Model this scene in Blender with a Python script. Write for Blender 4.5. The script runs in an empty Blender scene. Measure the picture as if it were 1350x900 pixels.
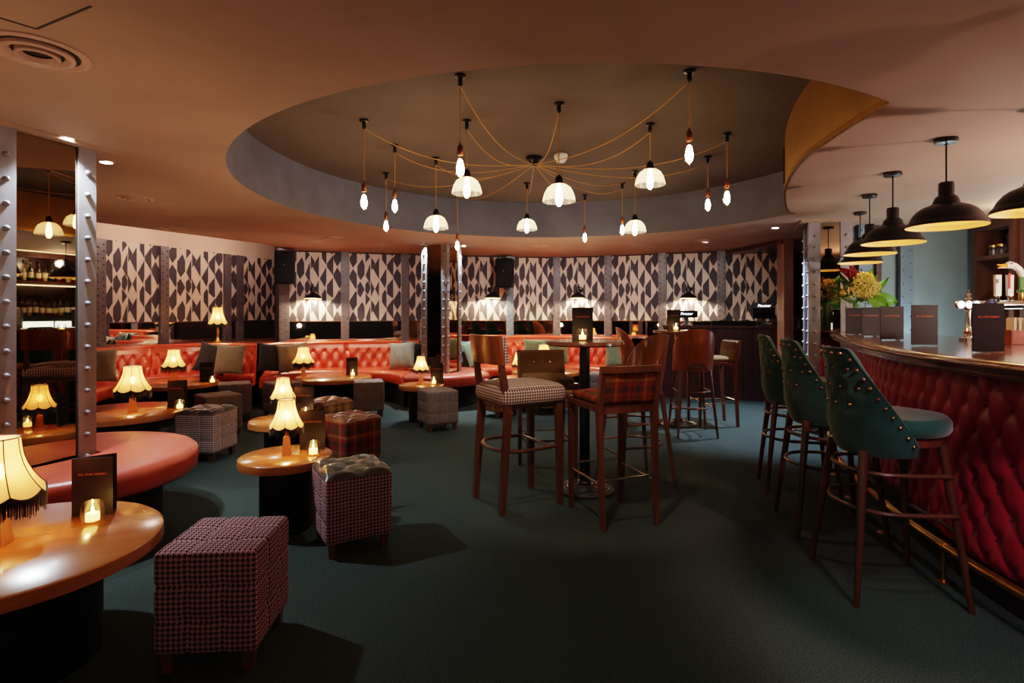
import bpy, math, random
from mathutils import Vector, Matrix
from mathutils.geometry import tessellate_polygon
random.seed(7)
PI=math.pi
sin,cos,R=math.sin,math.cos,math.radians
C=bpy.context.scene.collection
CAMH=1.30; F=730.0; HZ=413.0; CEIL=2.30; RECZ=2.754

def gp(px,py,z):
    "ground point: where the line of sight of a photo pixel meets height z"
    Y=F*(CAMH-z)/(py-HZ)
    return Vector(((px-675)/F*Y,Y,z))
def at(px,Y,z=0.0):
    return Vector(((px-675)/F*Y,Y,z))

# ------------------------------------------------------------------ mesh building
class MB:
    def __init__(s): s.v=[]; s.f=[]; s.m=[]; s.mi=0; s.M=Matrix()
    def add(s,vs,fs):
        b=len(s.v); s.v+= [s.M@Vector(p) for p in vs]
        for f in fs: s.f.append([b+i for i in f]); s.m.append(s.mi)
        return s
    def box(s,c,d,rz=0,top=(1,1),rot=None):
        hx,hy,hz=d[0]/2,d[1]/2,d[2]/2
        M=rot if rot is not None else Matrix.Rotation(rz,3,'Z')
        vs=[]
        for z,k in ((-hz,(1,1)),(hz,top)):
            for x,y in ((-1,-1),(1,-1),(1,1),(-1,1)):
                vs.append(M@Vector((x*hx*k[0],y*hy*k[1],z))+Vector(c))
        return s.add(vs,[(3,2,1,0),(4,5,6,7),(0,1,5,4),(1,2,6,5),(2,3,7,6),(3,0,4,7)])
    def bar(s,p0,p1,w,h=None,w1=None,h1=None,up=(0,0,1)):
        "rectangular bar from p0 to p1, tapered"
        h=h or w; w1=w1 or w; h1=h1 or h
        p0=Vector(p0);p1=Vector(p1); d=(p1-p0).normalized(); u=Vector(up)
        if abs(d.dot(u))>.95: u=Vector((1,0,0))
        x=u.cross(d).normalized(); y=d.cross(x)
        vs=[]
        for p,a,b in ((p0,w/2,h/2),(p1,w1/2,h1/2)):
            for i,j in ((-1,-1),(1,-1),(1,1),(-1,1)): vs.append(p+x*a*i+y*b*j)
        return s.add(vs,[(3,2,1,0),(4,5,6,7),(0,1,5,4),(1,2,6,5),(2,3,7,6),(3,0,4,7)])
    def tube(s,path,r,n=8,closed=False,caps=True):
        P=[Vector(p) for p in path]; m=len(P)
        rr=r if isinstance(r,(list,tuple)) else [r]*m
        rings=[]; x=None
        for i in range(m):
            a=P[(i-1)%m] if (closed or i>0) else P[i]; b=P[(i+1)%m] if (closed or i<m-1) else P[i]
            d=(b-a).normalized()
            if x is None:
                u=Vector((0,0,1)) if abs(d.z)<.9 else Vector((1,0,0)); x=u.cross(d).normalized()
            else:
                x=(x-d*x.dot(d)); x=x.normalized() if x.length>1e-6 else Vector((1,0,0))
            y=d.cross(x)
            rings.append([P[i]+(x*cos(2*PI*k/n)+y*sin(2*PI*k/n))*rr[i] for k in range(n)])
        vs=[p for rg in rings for p in rg]; fs=[]
        for i in range(m if closed else m-1):
            j=(i+1)%m
            for k in range(n):
                l=(k+1)%n; fs.append((i*n+k,i*n+l,j*n+l,j*n+k))
        if not closed and caps: fs.append(tuple(range(n-1,-1,-1))); fs.append(tuple((m-1)*n+k for k in range(n)))
        return s.add(vs,fs)
    def lathe(s,prof,n=24,c=(0,0,0),rf=None,caps=True,ph=0):
        "profile of (r,z); rf(theta,r,z)->(r,z)"
        c=Vector(c); vs=[]; fs=[]; m=len(prof)
        for (r,z) in prof:
            for k in range(n):
                a=2*PI*k/n+ph; rr,zz=(r,z) if rf is None else rf(a,r,z)
                vs.append(c+Vector((rr*cos(a),rr*sin(a),zz)))
        for i in range(m-1):
            for k in range(n):
                l=(k+1)%n; fs.append((i*n+k,i*n+l,(i+1)*n+l,(i+1)*n+k))
        if caps:
            if prof[0][0]>1e-5: fs.append(tuple(range(n-1,-1,-1)))
            if prof[-1][0]>1e-5: fs.append(tuple((m-1)*n+k for k in range(n)))
        return s.add(vs,fs)
    def ball(s,c,r,n=8,m=6,sz=(1,1,1)):
        vs=[];fs=[]; c=Vector(c)
        for i in range(m+1):
            t=PI*i/m
            for k in range(n):
                a=2*PI*k/n; vs.append(c+Vector((r*sz[0]*sin(t)*cos(a),r*sz[1]*sin(t)*sin(a),-r*sz[2]*cos(t))))
        for i in range(m):
            for k in range(n):
                l=(k+1)%n; fs.append((i*n+k,i*n+l,(i+1)*n+l,(i+1)*n+k))
        return s.add(vs,fs)
    def prism(s,poly,z0,z1):
        n=len(poly); A=sum(poly[i][0]*poly[(i+1)%n][1]-poly[(i+1)%n][0]*poly[i][1] for i in range(n))
        if A<0: poly=poly[::-1]
        vs=[(p[0],p[1],z0) for p in poly]+[(p[0],p[1],z1) for p in poly]
        fs=[tuple(range(n-1,-1,-1)),tuple(range(n,2*n))]+[(i,(i+1)%n,n+(i+1)%n,n+i) for i in range(n)]
        return s.add(vs,fs)
    def grid(s,fn,nu,nv,closeu=False,flip=False):
        vs=[fn(i/nu,j/nv) for i in range(nu+(0 if closeu else 1)) for j in range(nv+1)]; fs=[]
        w=nv+1; mu=nu+(0 if closeu else 1)
        for i in range(nu):
            a=i*w; b=((i+1)%mu)*w
            for j in range(nv):
                q=(a+j,b+j,b+j+1,a+j+1); fs.append(q[::-1] if flip else q)
        return s.add(vs,fs)
    def sweep(s,loops,caps=True):
        n=len(loops[0]); vs=[p for l in loops for p in l]; fs=[]
        for i in range(len(loops)-1):
            for k in range(n):
                l=(k+1)%n; fs.append((i*n+k,i*n+l,(i+1)*n+l,(i+1)*n+k))
        if caps: fs.append(tuple(range(n-1,-1,-1))); fs.append(tuple((len(loops)-1)*n+k for k in range(n)))
        return s.add(vs,fs)
    def mesh(s,name,mats,smooth=38,uv=None):
        me=bpy.data.meshes.new(name); me.from_pydata([tuple(v) for v in s.v],[],s.f)
        mats=mats if isinstance(mats,(list,tuple)) else [mats]
        for m in mats: me.materials.append(m)
        me.polygons.foreach_set('material_index',s.m)
        l=me.uv_layers.new(name='UVMap'); data=l.data; V=me.vertices
        for p in me.polygons:
            n=p.normal; a=max(range(3),key=lambda i:abs(n[i])); 
            for li in p.loop_indices:
                c=V[me.loops[li].vertex_index].co
                data[li].uv=uv(c) if uv else ((c.y,c.z) if a==0 else (c.x,c.z) if a==1 else (c.x,c.y))
        if smooth:
            me.polygons.foreach_set('use_smooth',[True]*len(me.polygons))
            me.set_sharp_from_angle(angle=R(smooth))
        me.update(); return me
    def obj(s,name,mats,parent=None,smooth=38,uv=None,label=None):
        return link(name,s.mesh(name,mats,smooth,uv),parent,label)
def link(name,me,parent=None,label=None):
    o=bpy.data.objects.new(name,me); C.objects.link(o)
    if parent is not None: o.parent=parent
    if label: o['label']=label
    return o
def thing(name,label,cat,loc=(0,0,0),rz=0,group=None):
    o=bpy.data.objects.new(name,None); o.empty_display_size=.1; C.objects.link(o)
    o.location=loc; o.rotation_euler=(0,0,rz); o['label']=label; o['category']=cat
    if group: o['group']=group
    return o
def tag(o,label,cat,group=None):
    o['label']=label; o['category']=cat
    if group: o['group']=group
    return o
def struct(o):
    o['kind']='structure'; return o
def dup(root,loc,rz,label=None,group=None):
    r=root.copy(); C.objects.link(r); r.location=loc; r.rotation_euler=(0,0,rz)
    if label: r['label']=label
    if group: r['group']=group
    for ch in root.children:
        c=ch.copy(); C.objects.link(c); c.parent=r
        for g in ch.children:
            d=g.copy(); C.objects.link(d); d.parent=c
    return r
class Kind:
    "first placement uses the prototype itself, later ones copy it"
    def __init__(s,build): s.build=build; s.o=None
    def __call__(s,loc,rz,label,group=None):
        if s.o is None:
            s.o=s.build(); s.o.location=loc; s.o.rotation_euler=(0,0,rz); s.o['label']=label
            if group: s.o['group']=group
            return s.o
        return dup(s.o,loc,rz,label,group)

def rbox(mb,c,d,r,n=10,disp=None,bottom=True):
    "rounded box from 6 gridded faces; disp(face,u,v)->inward depth"
    c=Vector(c); h=Vector(d)/2
    for ax in range(3):
        for sg in (-1,1):
            if ax==2 and sg<0 and not bottom: continue
            u,v=(ax+1)%3,(ax+2)%3
            def fn(a,b):
                p=Vector((0,0,0)); p[ax]=h[ax]*sg; p[u]=(2*a-1)*h[u]; p[v]=(2*b-1)*h[v]
                q=Vector([max(-h[i]+r,min(h[i]-r,p[i])) for i in range(3)])
                nn=(p-q); nn=nn.normalized() if nn.length>1e-9 else Vector([sg if i==ax else 0 for i in range(3)])
                o=q+nn*r
                if disp: o=o-nn*disp((ax,sg),2*a-1,2*b-1)
                return c+o
            mb.grid(fn,n,n,flip=(sg<0))

def crv(P,n):
    "Catmull-Rom through 2-D points, resampled evenly to n+1 points"
    P=[Vector((p[0],p[1],0)) for p in P]; Q=[P[0]*2-P[1]]+P+[P[-1]*2-P[-2]]; out=[]
    for i in range(1,len(Q)-2):
        for k in range(16):
            t=k/16; a,b,c,d=Q[i-1],Q[i],Q[i+1],Q[i+2]
            out.append(.5*((2*b)+(c-a)*t+(2*a-5*b+4*c-d)*t*t+(3*b-a-3*c+d)*t**3))
    out.append(P[-1]); L=[0]
    for i in range(1,len(out)): L.append(L[-1]+(out[i]-out[i-1]).length)
    res=[]; j=0
    for k in range(n+1):
        s=L[-1]*k/n
        while j<len(L)-2 and L[j+1]<s: j+=1
        t=(s-L[j])/max(1e-9,L[j+1]-L[j]); res.append(out[j].lerp(out[j+1],t))
    return res
def arclen(P):
    L=[0]
    for i in range(1,len(P)): L.append(L[-1]+(P[i]-P[i-1]).length)
    return L
def tuft(u,v,a,b,d):
    p=u/a+v/b; q=u/a-v/b; fp=abs(p-round(p)); fq=abs(q-round(q))
    e=min(fp,fq)*2; rb=math.hypot(fp,fq)*2
    return d*(.36*(1-math.exp(-e/.26))+.64*(1-math.exp(-(rb/.52)**2)))

# ------------------------------------------------------------------ materials
def newmat(name):
    m=bpy.data.materials.new(name); m.use_nodes=True; nt=m.node_tree
    for n in list(nt.nodes): nt.nodes.remove(n)
    o=nt.nodes.new('ShaderNodeOutputMaterial'); return m,nt,o
def nd(nt,t,**kw):
    n=nt.nodes.new('ShaderNode'+t)
    for k,v in kw.items():
        if k.startswith('i_'): n.inputs[k[2:].replace('_',' ')].default_value=v
        else: setattr(n,k,v)
    return n
def math_(nt,op,a,b=None):
    n=nt.nodes.new('ShaderNodeMath'); n.operation=op
    for i,x in enumerate((a,b)):
        if x is None: continue
        if isinstance(x,(int,float)): n.inputs[i].default_value=x
        else: nt.links.new(x,n.inputs[i])
    return n.outputs[0]
def c4(c): return (c[0],c[1],c[2],1)
def srgb(r,g,b):
    f=lambda c:(c/255/12.92) if c/255<=.04045 else ((c/255+.055)/1.055)**2.4
    return (f(r),f(g),f(b))
def mixc(nt,fac,a,b):
    n=nt.nodes.new('ShaderNodeMix'); n.data_type='RGBA'
    if isinstance(fac,(int,float)): n.inputs[0].default_value=fac
    else: nt.links.new(fac,n.inputs[0])
    for i,x in ((6,a),(7,b)):
        if isinstance(x,tuple): n.inputs[i].default_value=c4(x)
        else: nt.links.new(x,n.inputs[i])
    return n.outputs[2]
def pbr(name,col,rough=.5,metal=0,var=0,vs=6,bump=0,bs=40,coat=0,spec=.5,sheen=0,stretch=(1,1,1),col2=None,colnode=None):
    m,nt,o=newmat(name); p=nd(nt,'BsdfPrincipled'); nt.links.new(p.outputs[0],o.inputs[0])
    p.inputs['Base Color'].default_value=c4(col); p.inputs['Roughness'].default_value=rough; p.inputs['Metallic'].default_value=metal
    p.inputs['Coat Weight'].default_value=coat; p.inputs['Coat Roughness'].default_value=.12; p.inputs['Specular IOR Level'].default_value=spec
    p.inputs['Sheen Weight'].default_value=sheen
    tc=nd(nt,'TexCoord')
    if var or col2:
        mp=nd(nt,'Mapping'); mp.inputs['Scale'].default_value=stretch; nt.links.new(tc.outputs['Object'],mp.inputs[0])
        n=nd(nt,'TexNoise',i_Scale=vs,i_Detail=5.0,i_Roughness=.6); nt.links.new(mp.outputs[0],n.inputs['Vector'])
        a=tuple(x*(1-var) for x in col); b=col2 or tuple(min(1,x*(1+var)) for x in col)
        r=nd(nt,'ValToRGB'); r.color_ramp.elements[0].position=.32; r.color_ramp.elements[1].position=.68
        r.color_ramp.elements[0].color=c4(a); r.color_ramp.elements[1].color=c4(b); nt.links.new(n.outputs[0],r.inputs[0])
        nt.links.new(r.outputs[0],p.inputs['Base Color'])
    if colnode: nt.links.new(colnode(nt,tc),p.inputs['Base Color'])
    if bump:
        n=nd(nt,'TexNoise',i_Scale=bs,i_Detail=4.0); nt.links.new(tc.outputs['Object'],n.inputs['Vector'])
        b=nd(nt,'Bump',i_Strength=bump,i_Distance=.01); nt.links.new(n.outputs[0],b.inputs['Height']); nt.links.new(b.outputs[0],p.inputs['Normal'])
    return m
def wood(name,c1,c2,rough=.35,coat=.3,sc=5,stretch=(1,1,.08)):
    m,nt,o=newmat(name); p=nd(nt,'BsdfPrincipled'); nt.links.new(p.outputs[0],o.inputs[0])
    p.inputs['Roughness'].default_value=rough; p.inputs['Coat Weight'].default_value=coat; p.inputs['Coat Roughness'].default_value=.15
    tc=nd(nt,'TexCoord'); mp=nd(nt,'Mapping'); mp.inputs['Scale'].default_value=stretch; nt.links.new(tc.outputs['Object'],mp.inputs[0])
    n=nd(nt,'TexNoise',i_Scale=sc,i_Detail=6.0,i_Roughness=.65,i_Distortion=.6); nt.links.new(mp.outputs[0],n.inputs['Vector'])
    n2=nd(nt,'TexNoise',i_Scale=sc*7,i_Detail=3.0); nt.links.new(mp.outputs[0],n2.inputs['Vector'])
    f=math_(nt,'ADD',math_(nt,'MULTIPLY',n.outputs[0],.7),math_(nt,'MULTIPLY',n2.outputs[0],.3))
    r=nd(nt,'ValToRGB'); r.color_ramp.elements[0].position=.36; r.color_ramp.elements[1].position=.64
    r.color_ramp.elements[0].color=c4(c1); r.color_ramp.elements[1].color=c4(c2); nt.links.new(f,r.inputs[0]); nt.links.new(r.outputs[0],p.inputs['Base Color'])
    return m
def emit(name,col,s):
    m,nt,o=newmat(name); e=nd(nt,'Emission'); e.inputs[0].default_value=c4(col); e.inputs[1].default_value=s; nt.links.new(e.outputs[0],o.inputs[0]); return m
def glassy(name,col=(1,1,1),rough=.02,mixf=.86):
    "thin clear glass: transparent with a fresnel sheen"
    m,nt,o=newmat(name); t=nd(nt,'BsdfTransparent'); t.inputs[0].default_value=c4(col); g=nd(nt,'BsdfGlossy'); g.inputs['Roughness'].default_value=rough
    fr=nd(nt,'LayerWeight',i_Blend=.25); mx=nd(nt,'MixShader'); f=math_(nt,'MULTIPLY',fr.outputs['Facing'],.75)
    f=math_(nt,'ADD',f,.04); nt.links.new(f,mx.inputs[0])
    nt.links.new(t.outputs[0],mx.inputs[1]); nt.links.new(g.outputs[0],mx.inputs[2]); nt.links.new(mx.outputs[0],o.inputs[0]); return m
def uvsep(nt,tc,sc):
    s=nd(nt,'SeparateXYZ'); nt.links.new(tc.outputs['UV'],s.inputs[0])
    return math_(nt,'MULTIPLY',s.outputs[0],sc),math_(nt,'MULTIPLY',s.outputs[1],sc)
def houndstooth(dark,light,period):
    def fn(nt,tc):
        u,v=uvsep(nt,tc,8/period); i=math_(nt,'FLOOR',u); j=math_(nt,'FLOOR',v)
        def lt(x,m,t): return math_(nt,'LESS_THAN',math_(nt,'FLOORED_MODULO',x,m),t)
        wa=lt(i,8,3.5); we=lt(j,8,3.5); tw=lt(math_(nt,'ADD',i,j),4,1.5)
        f=math_(nt,'ADD',math_(nt,'MULTIPLY',tw,wa),math_(nt,'MULTIPLY',math_(nt,'SUBTRACT',1.0,tw),we))
        return mixc(nt,f,light,dark)
    return fn
def tartan(base,stripes,period):
    "stripes: (pos,width,color) repeated both ways, half blended"
    def fn(nt,tc):
        u,v=uvsep(nt,tc,1/period); cs=[]
        for x in (u,v):
            fr=math_(nt,'FRACT',x); c=base
            for pos,w,col in stripes:
                f=math_(nt,'LESS_THAN',math_(nt,'ABSOLUTE',math_(nt,'SUBTRACT',fr,pos)),w/2); c=mixc(nt,f,c,col)
            cs.append(c)
        return mixc(nt,.5,cs[0],cs[1])
    return fn

M={}
M['carpet']=pbr('carpet',srgb(53,61,58),.95,var=.6,vs=150,bump=.6,bs=320,spec=.15)
M['ceiling']=pbr('ceiling_paint',srgb(158,130,114),.75,var=.10,vs=1.3,spec=.3)
M['recess']=pbr('recess_paint',srgb(84,76,72),.8,var=.12,vs=1.2,spec=.2)
M['recess_wall']=pbr('recess_wall_paint',srgb(96,100,118),.7,var=.12,vs=3,spec=.3)
M['plaster']=pbr('pink_plaster',srgb(205,175,160),.8,var=.06,vs=2)
M['dark']=pbr('dark_paint',srgb(34,30,32),.7,var=.15,vs=3)
M['black']=pbr('black_plinth',srgb(12,11,11),.65,var=.2,vs=8,spec=.2)
M['navy']=pbr('navy_paint',srgb(44,46,66),.7,var=.15,vs=2)
M['bluegrey']=pbr('blue_grey_paint',srgb(106,118,120),.45,var=.10,vs=2.5)
M['steel']=pbr('painted_steel',srgb(128,122,126),.42,metal=.25,var=.14,vs=9,bump=.03,bs=60)
M['steel_dark']=pbr('painted_steel_dark',srgb(92,84,88),.45,metal=.2,var=.12,vs=9)
M['steel_blue']=pbr('painted_steel_blue',srgb(98,112,124),.42,metal=.2,var=.1,vs=6)
M['cream']=pbr('wallpaper_cream',srgb(206,184,172),.75,var=.04,vs=30)
M['charcoal']=pbr('wallpaper_charcoal',srgb(58,52,60),.75,var=.08,vs=30)
M['red']=pbr('red_leather',srgb(198,72,44),.30,var=.16,vs=5,bump=.10,bs=90,spec=.55,coat=.1)
M['red_button']=pbr('red_leather_button',srgb(96,24,18),.4)
M['burg_button']=pbr('burgundy_button',srgb(74,18,26),.4)
M['red_bench']=pbr('red_bench_leather',srgb(170,66,50),.36,var=.20,vs=3.5,bump=.10,bs=90,spec=.5)
M['burgundy']=pbr('burgundy_leather',srgb(152,30,54),.42,var=.18,vs=4,bump=.06,bs=70,spec=.5)
M['brown_leather']=pbr('brown_leather',srgb(92,48,34),.25,var=.15,vs=8,spec=.6)
M['black_leather']=pbr('black_leather',srgb(70,62,54),.28,var=.15,vs=8,spec=.6)
M['green_velvet']=pbr('green_velvet',srgb(24,62,56),.75,var=.25,vs=6,sheen=.35,spec=.2)
M['hound_pink']=pbr('houndstooth_pink',(0,0,0),.9,spec=.2,colnode=houndstooth(srgb(42,20,26),srgb(168,124,128),.0185))
M['hound_cream']=pbr('houndstooth_cream',(0,0,0),.9,spec=.2,colnode=houndstooth(srgb(56,26,30),srgb(214,184,174),.0185))
M['tweed']=pbr('grey_tweed_check',(0,0,0),.9,spec=.2,colnode=houndstooth(srgb(58,50,50),srgb(150,128,122),.015))
M['tartan_red']=pbr('red_tartan',(0,0,0),.9,spec=.2,colnode=tartan(srgb(124,40,28),[(.2,.16,srgb(60,40,34)),(.5,.10,srgb(150,96,40)),(.75,.2,srgb(74,58,40)),(.95,.03,srgb(24,20,24))],.20))
M['tartan_brown']=pbr('brown_tartan',(0,0,0),.9,spec=.2,colnode=tartan(srgb(126,88,44),[(.2,.2,srgb(84,40,30)),(.5,.08,srgb(170,120,60)),(.8,.16,srgb(60,46,34))],.19))
M['brown_felt']=pbr('brown_felt',srgb(104,76,52),.95,var=.15,vs=120,spec=.15)
M['cush_grey']=pbr('grey_cushion',srgb(126,116,100),.85,var=.12,vs=14,sheen=.3,spec=.2)
M['cush_dark']=pbr('charcoal_cushion',srgb(52,52,54),.8,var=.25,vs=16,sheen=.3,spec=.2)
M['cush_green']=pbr('sage_cushion',srgb(104,116,92),.85,var=.15,vs=14,sheen=.3,spec=.2)
M['cush_teal']=pbr('teal_cushion',srgb(66,96,104),.85,var=.15,vs=14,sheen=.3,spec=.2)
M['table']=wood('lacquered_table_wood',srgb(150,76,28),srgb(186,108,46),.22,.6,3.0,(1,.12,1))
M['table_edge']=wood('table_edge_wood',srgb(134,70,34),srgb(176,104,52),.3,.4,4,(.3,.3,2))
M['chairwood']=wood('chair_wood',srgb(74,40,26),srgb(112,64,42),.32,.35,6,(1,1,.07))
M['veneer']=wood('veneer_shell_wood',srgb(98,46,22),srgb(150,82,42),.28,.5,5,(1,1,.10))
M['darkwood']=wood('dark_wood',srgb(52,26,18),srgb(88,46,30),.35,.3,5,(1,1,.08))
M['postwood']=wood('post_wood',srgb(112,74,62),srgb(160,118,104),.4,.2,7,(1,1,.07))
M['barwood']=wood('bar_top_wood',srgb(84,40,22),srgb(132,70,40),.16,.9,4,(1,.15,1))
M['barnose']=wood('bar_nose_wood',srgb(66,30,18),srgb(108,54,32),.2,.8,5,(.4,.4,1))
M['hightop']=wood('high_table_wood',srgb(84,42,26),srgb(134,76,50),.22,.6,5,(1,.15,1))
M['boards']=wood('burgundy_boards',srgb(44,16,20),srgb(72,28,34),.45,.15,5,(1,1,.08))
M['shelfwood']=wood('shelf_wood',srgb(54,30,22),srgb(92,54,38),.4,.2,5,(1,1,.08))
M['caddywood']=wood('caddy_wood',srgb(104,40,24),srgb(150,66,40),.35,.3,6,(1,.2,1))
M['lampbase']=wood('lamp_base_wood',srgb(176,104,58),srgb(206,138,84),.35,.3,8,(1,1,.1))
M['brass']=pbr('brass',srgb(196,150,84),.28,metal=1,var=.12,vs=14)
M['brass_dull']=pbr('dull_brass_fascia',srgb(150,112,58),.45,metal=.65,var=.12,vs=5)
M['bronze']=pbr('bronze_stud',srgb(186,140,108),.28,metal=1)
M['chrome']=pbr('chrome',srgb(200,196,190),.15,metal=1)
M['blackmetal']=pbr('black_metal',srgb(20,19,20),.35,metal=.3,spec=.6)
M['iron']=pbr('cast_iron',srgb(38,30,28),.45,metal=.5,var=.2,vs=20)
M['blackplastic']=pbr('black_plastic',srgb(9,9,10),.55,spec=.15)
M['greyplastic']=pbr('grey_plastic',srgb(66,68,76),.4)
M['cord']=pbr('gold_cord',srgb(184,134,70),.8)
M['copper']=pbr('copper_socket',srgb(150,86,52),.35,metal=.9)
M['white']=pbr('white_plastic',srgb(225,220,212),.5)
M['menu']=pbr('menu_card',srgb(26,19,20),.5,spec=.25)
M['paper']=pbr('paper',srgb(205,195,180),.8)
M['orange_ink']=pbr('orange_ink',srgb(214,104,48),.5)
M['glow_letters']=emit('white_sign_letters',(.85,.9,1),1.3)  # maker's letters given a glow of their own, not plain ink
M['wax']=None
M['fringe']=pbr('black_fringe',srgb(26,18,14),.9)
M['braid']=pbr('dark_braid',srgb(44,28,18),.8)
M['glass']=glassy('clear_glass')
M['bottle_green']=glassy('green_glass',(.25,.5,.22)); M['bottle_amber']=glassy('amber_glass',(.75,.36,.1)); M['bottle_clear']=glassy('clear_bottle_glass',(.9,.85,.7)); M['bottle_red']=glassy('red_glass',(.7,.12,.08))
M['liquor']=pbr('amber_liquor',srgb(168,92,28),.2)
M['labelpaper']=pbr('bottle_label',srgb(216,200,166),.7)
M['leaf']=pbr('leaf_green',srgb(92,150,34),.4,var=.2,vs=20)
M['leaf_dark']=pbr('leaf_dark',srgb(58,76,30),.45,var=.25,vs=20)
M['flower']=pbr('yellow_flower',srgb(204,188,112),.7,var=.3,vs=60)
M['redflower']=pbr('red_flower',srgb(118,16,20),.55)
M['beak']=pbr('orange_beak',srgb(236,150,32),.4)
M['greenband']=pbr('green_band',srgb(60,110,52),.4)
M['redband']=pbr('red_band',srgb(196,52,40),.4)
M['mirror']=pbr('tinted_mirror',srgb(222,212,202),.015,metal=1)
M['mirror_dark']=pbr('dark_tinted_mirror',srgb(158,140,116),.015,metal=1)
WARM=(1.0,.62,.27)
M['bulb']=emit('edison_bulb_glow',(1.0,.68,.36),16)
M['lampbulb']=emit('table_lamp_bulb_glow',(1.0,.64,.32),85)
M['smallbulb']=emit('pendant_bulb_glow',(1.0,.64,.3),16)
M['flame']=emit('candle_flame',(1.0,.55,.16),70)
M['spot_lens']=emit('downlight_lens',(1,.95,.88),40)
M['badge_white']=emit('lit_badge_white',(.9,.85,1),3.5)
M['badge_green']=emit('lit_badge_green',(.35,1,.7),3)
M['fridge']=emit('lit_fridge',(.85,1,.95),2.6)
M['uplight']=emit('under_shelf_light',(1,.8,.5),4)
def shade_mat():
    m,nt,o=newmat('silk_lamp_shade'); tr=nd(nt,'BsdfTranslucent'); df=nd(nt,'BsdfDiffuse'); em=nd(nt,'Emission'); rf=nd(nt,'BsdfRefraction')
    tc=nd(nt,'TexCoord'); mp=nd(nt,'Mapping'); mp.inputs['Scale'].default_value=(60,60,5); nt.links.new(tc.outputs['Object'],mp.inputs[0])
    n=nd(nt,'TexNoise',i_Scale=1.0,i_Detail=3.0); nt.links.new(mp.outputs[0],n.inputs['Vector'])
    col=mixc(nt,n.outputs[0],(.42,.20,.06),(.56,.31,.11)); nt.links.new(col,tr.inputs[0]); nt.links.new(col,rf.inputs[0]); df.inputs[0].default_value=(.8,.52,.25,1)
    rf.inputs['Roughness'].default_value=.62; rf.inputs['IOR'].default_value=1.12
    em.inputs[0].default_value=(1,.5,.16,1); em.inputs[1].default_value=.10
    z=nd(nt,'MixShader'); z.inputs[0].default_value=.30; nt.links.new(tr.outputs[0],z.inputs[1]); nt.links.new(rf.outputs[0],z.inputs[2])
    a=nd(nt,'MixShader'); a.inputs[0].default_value=.28; nt.links.new(z.outputs[0],a.inputs[1]); nt.links.new(df.outputs[0],a.inputs[2])
    b=nd(nt,'AddShader'); nt.links.new(a.outputs[0],b.inputs[0]); nt.links.new(em.outputs[0],b.inputs[1]); nt.links.new(b.outputs[0],o.inputs[0]); return m
M['shade']=shade_mat()
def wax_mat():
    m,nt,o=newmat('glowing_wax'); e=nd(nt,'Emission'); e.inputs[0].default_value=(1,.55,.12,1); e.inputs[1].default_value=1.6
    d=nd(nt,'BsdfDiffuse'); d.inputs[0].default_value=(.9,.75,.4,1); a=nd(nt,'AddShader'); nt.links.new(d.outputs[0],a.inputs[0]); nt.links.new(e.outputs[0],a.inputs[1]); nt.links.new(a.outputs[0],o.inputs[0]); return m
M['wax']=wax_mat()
def frost_mat():
    m,nt,o=newmat('prismatic_frosted_glass'); t=nd(nt,'BsdfTransparent'); tr=nd(nt,'BsdfTranslucent'); tr.inputs[0].default_value=(1,.86,.68,1); g=nd(nt,'BsdfGlossy'); g.inputs['Roughness'].default_value=.15
    a=nd(nt,'MixShader'); a.inputs[0].default_value=.36; nt.links.new(t.outputs[0],a.inputs[1]); nt.links.new(tr.outputs[0],a.inputs[2])
    lw=nd(nt,'LayerWeight',i_Blend=.3); b=nd(nt,'MixShader'); nt.links.new(math_(nt,'MULTIPLY',lw.outputs['Facing'],.5),b.inputs[0]); nt.links.new(a.outputs[0],b.inputs[1]); nt.links.new(g.outputs[0],b.inputs[2])
    e=nd(nt,'Emission'); e.inputs[0].default_value=(1,.7,.45,1); e.inputs[1].default_value=.10; s=nd(nt,'AddShader'); nt.links.new(b.outputs[0],s.inputs[0]); nt.links.new(e.outputs[0],s.inputs[1]); nt.links.new(s.outputs[0],o.inputs[0]); return m
M['frost']=frost_mat()
def capiz_mat():
    m,nt,o=newmat('pendant_shade_inside'); d=nd(nt,'BsdfPrincipled'); d.inputs['Base Color'].default_value=(.72,.46,.18,1); d.inputs['Roughness'].default_value=.5; nt.links.new(d.outputs[0],o.inputs[0]); return m
M['shade_in']=capiz_mat()

def text_mesh(s,size,m,ext=.0004,sx=1.0,shear=0):
    cu=bpy.data.curves.new('lettering','FONT'); cu.body=s; cu.size=size; cu.align_x='CENTER'; cu.extrude=ext; cu.space_character=sx; cu.shear=shear; cu.resolution_u=2
    o=bpy.data.objects.new('lettering',cu); C.objects.link(o); dg=bpy.context.evaluated_depsgraph_get(); dg.update()
    me=bpy.data.meshes.new_from_object(o.evaluated_get(dg)); bpy.data.objects.remove(o); me.materials.clear(); me.materials.append(m); return me
def lettering(me,parent,loc,rx=PI/2,rz=0):
    o=link('lettering',me,parent); o.location=loc; o.rotation_euler=(rx,0,rz); return o
exec_parts=[]
# ================================================================== THE SETTING
# floor
b=MB(); b.prism([(-7,-3.2),(7.2,-3.2),(7.2,11.2),(-7,11.2)],-.1,0); struct(b.obj('floor',M['carpet'],smooth=0))
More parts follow.
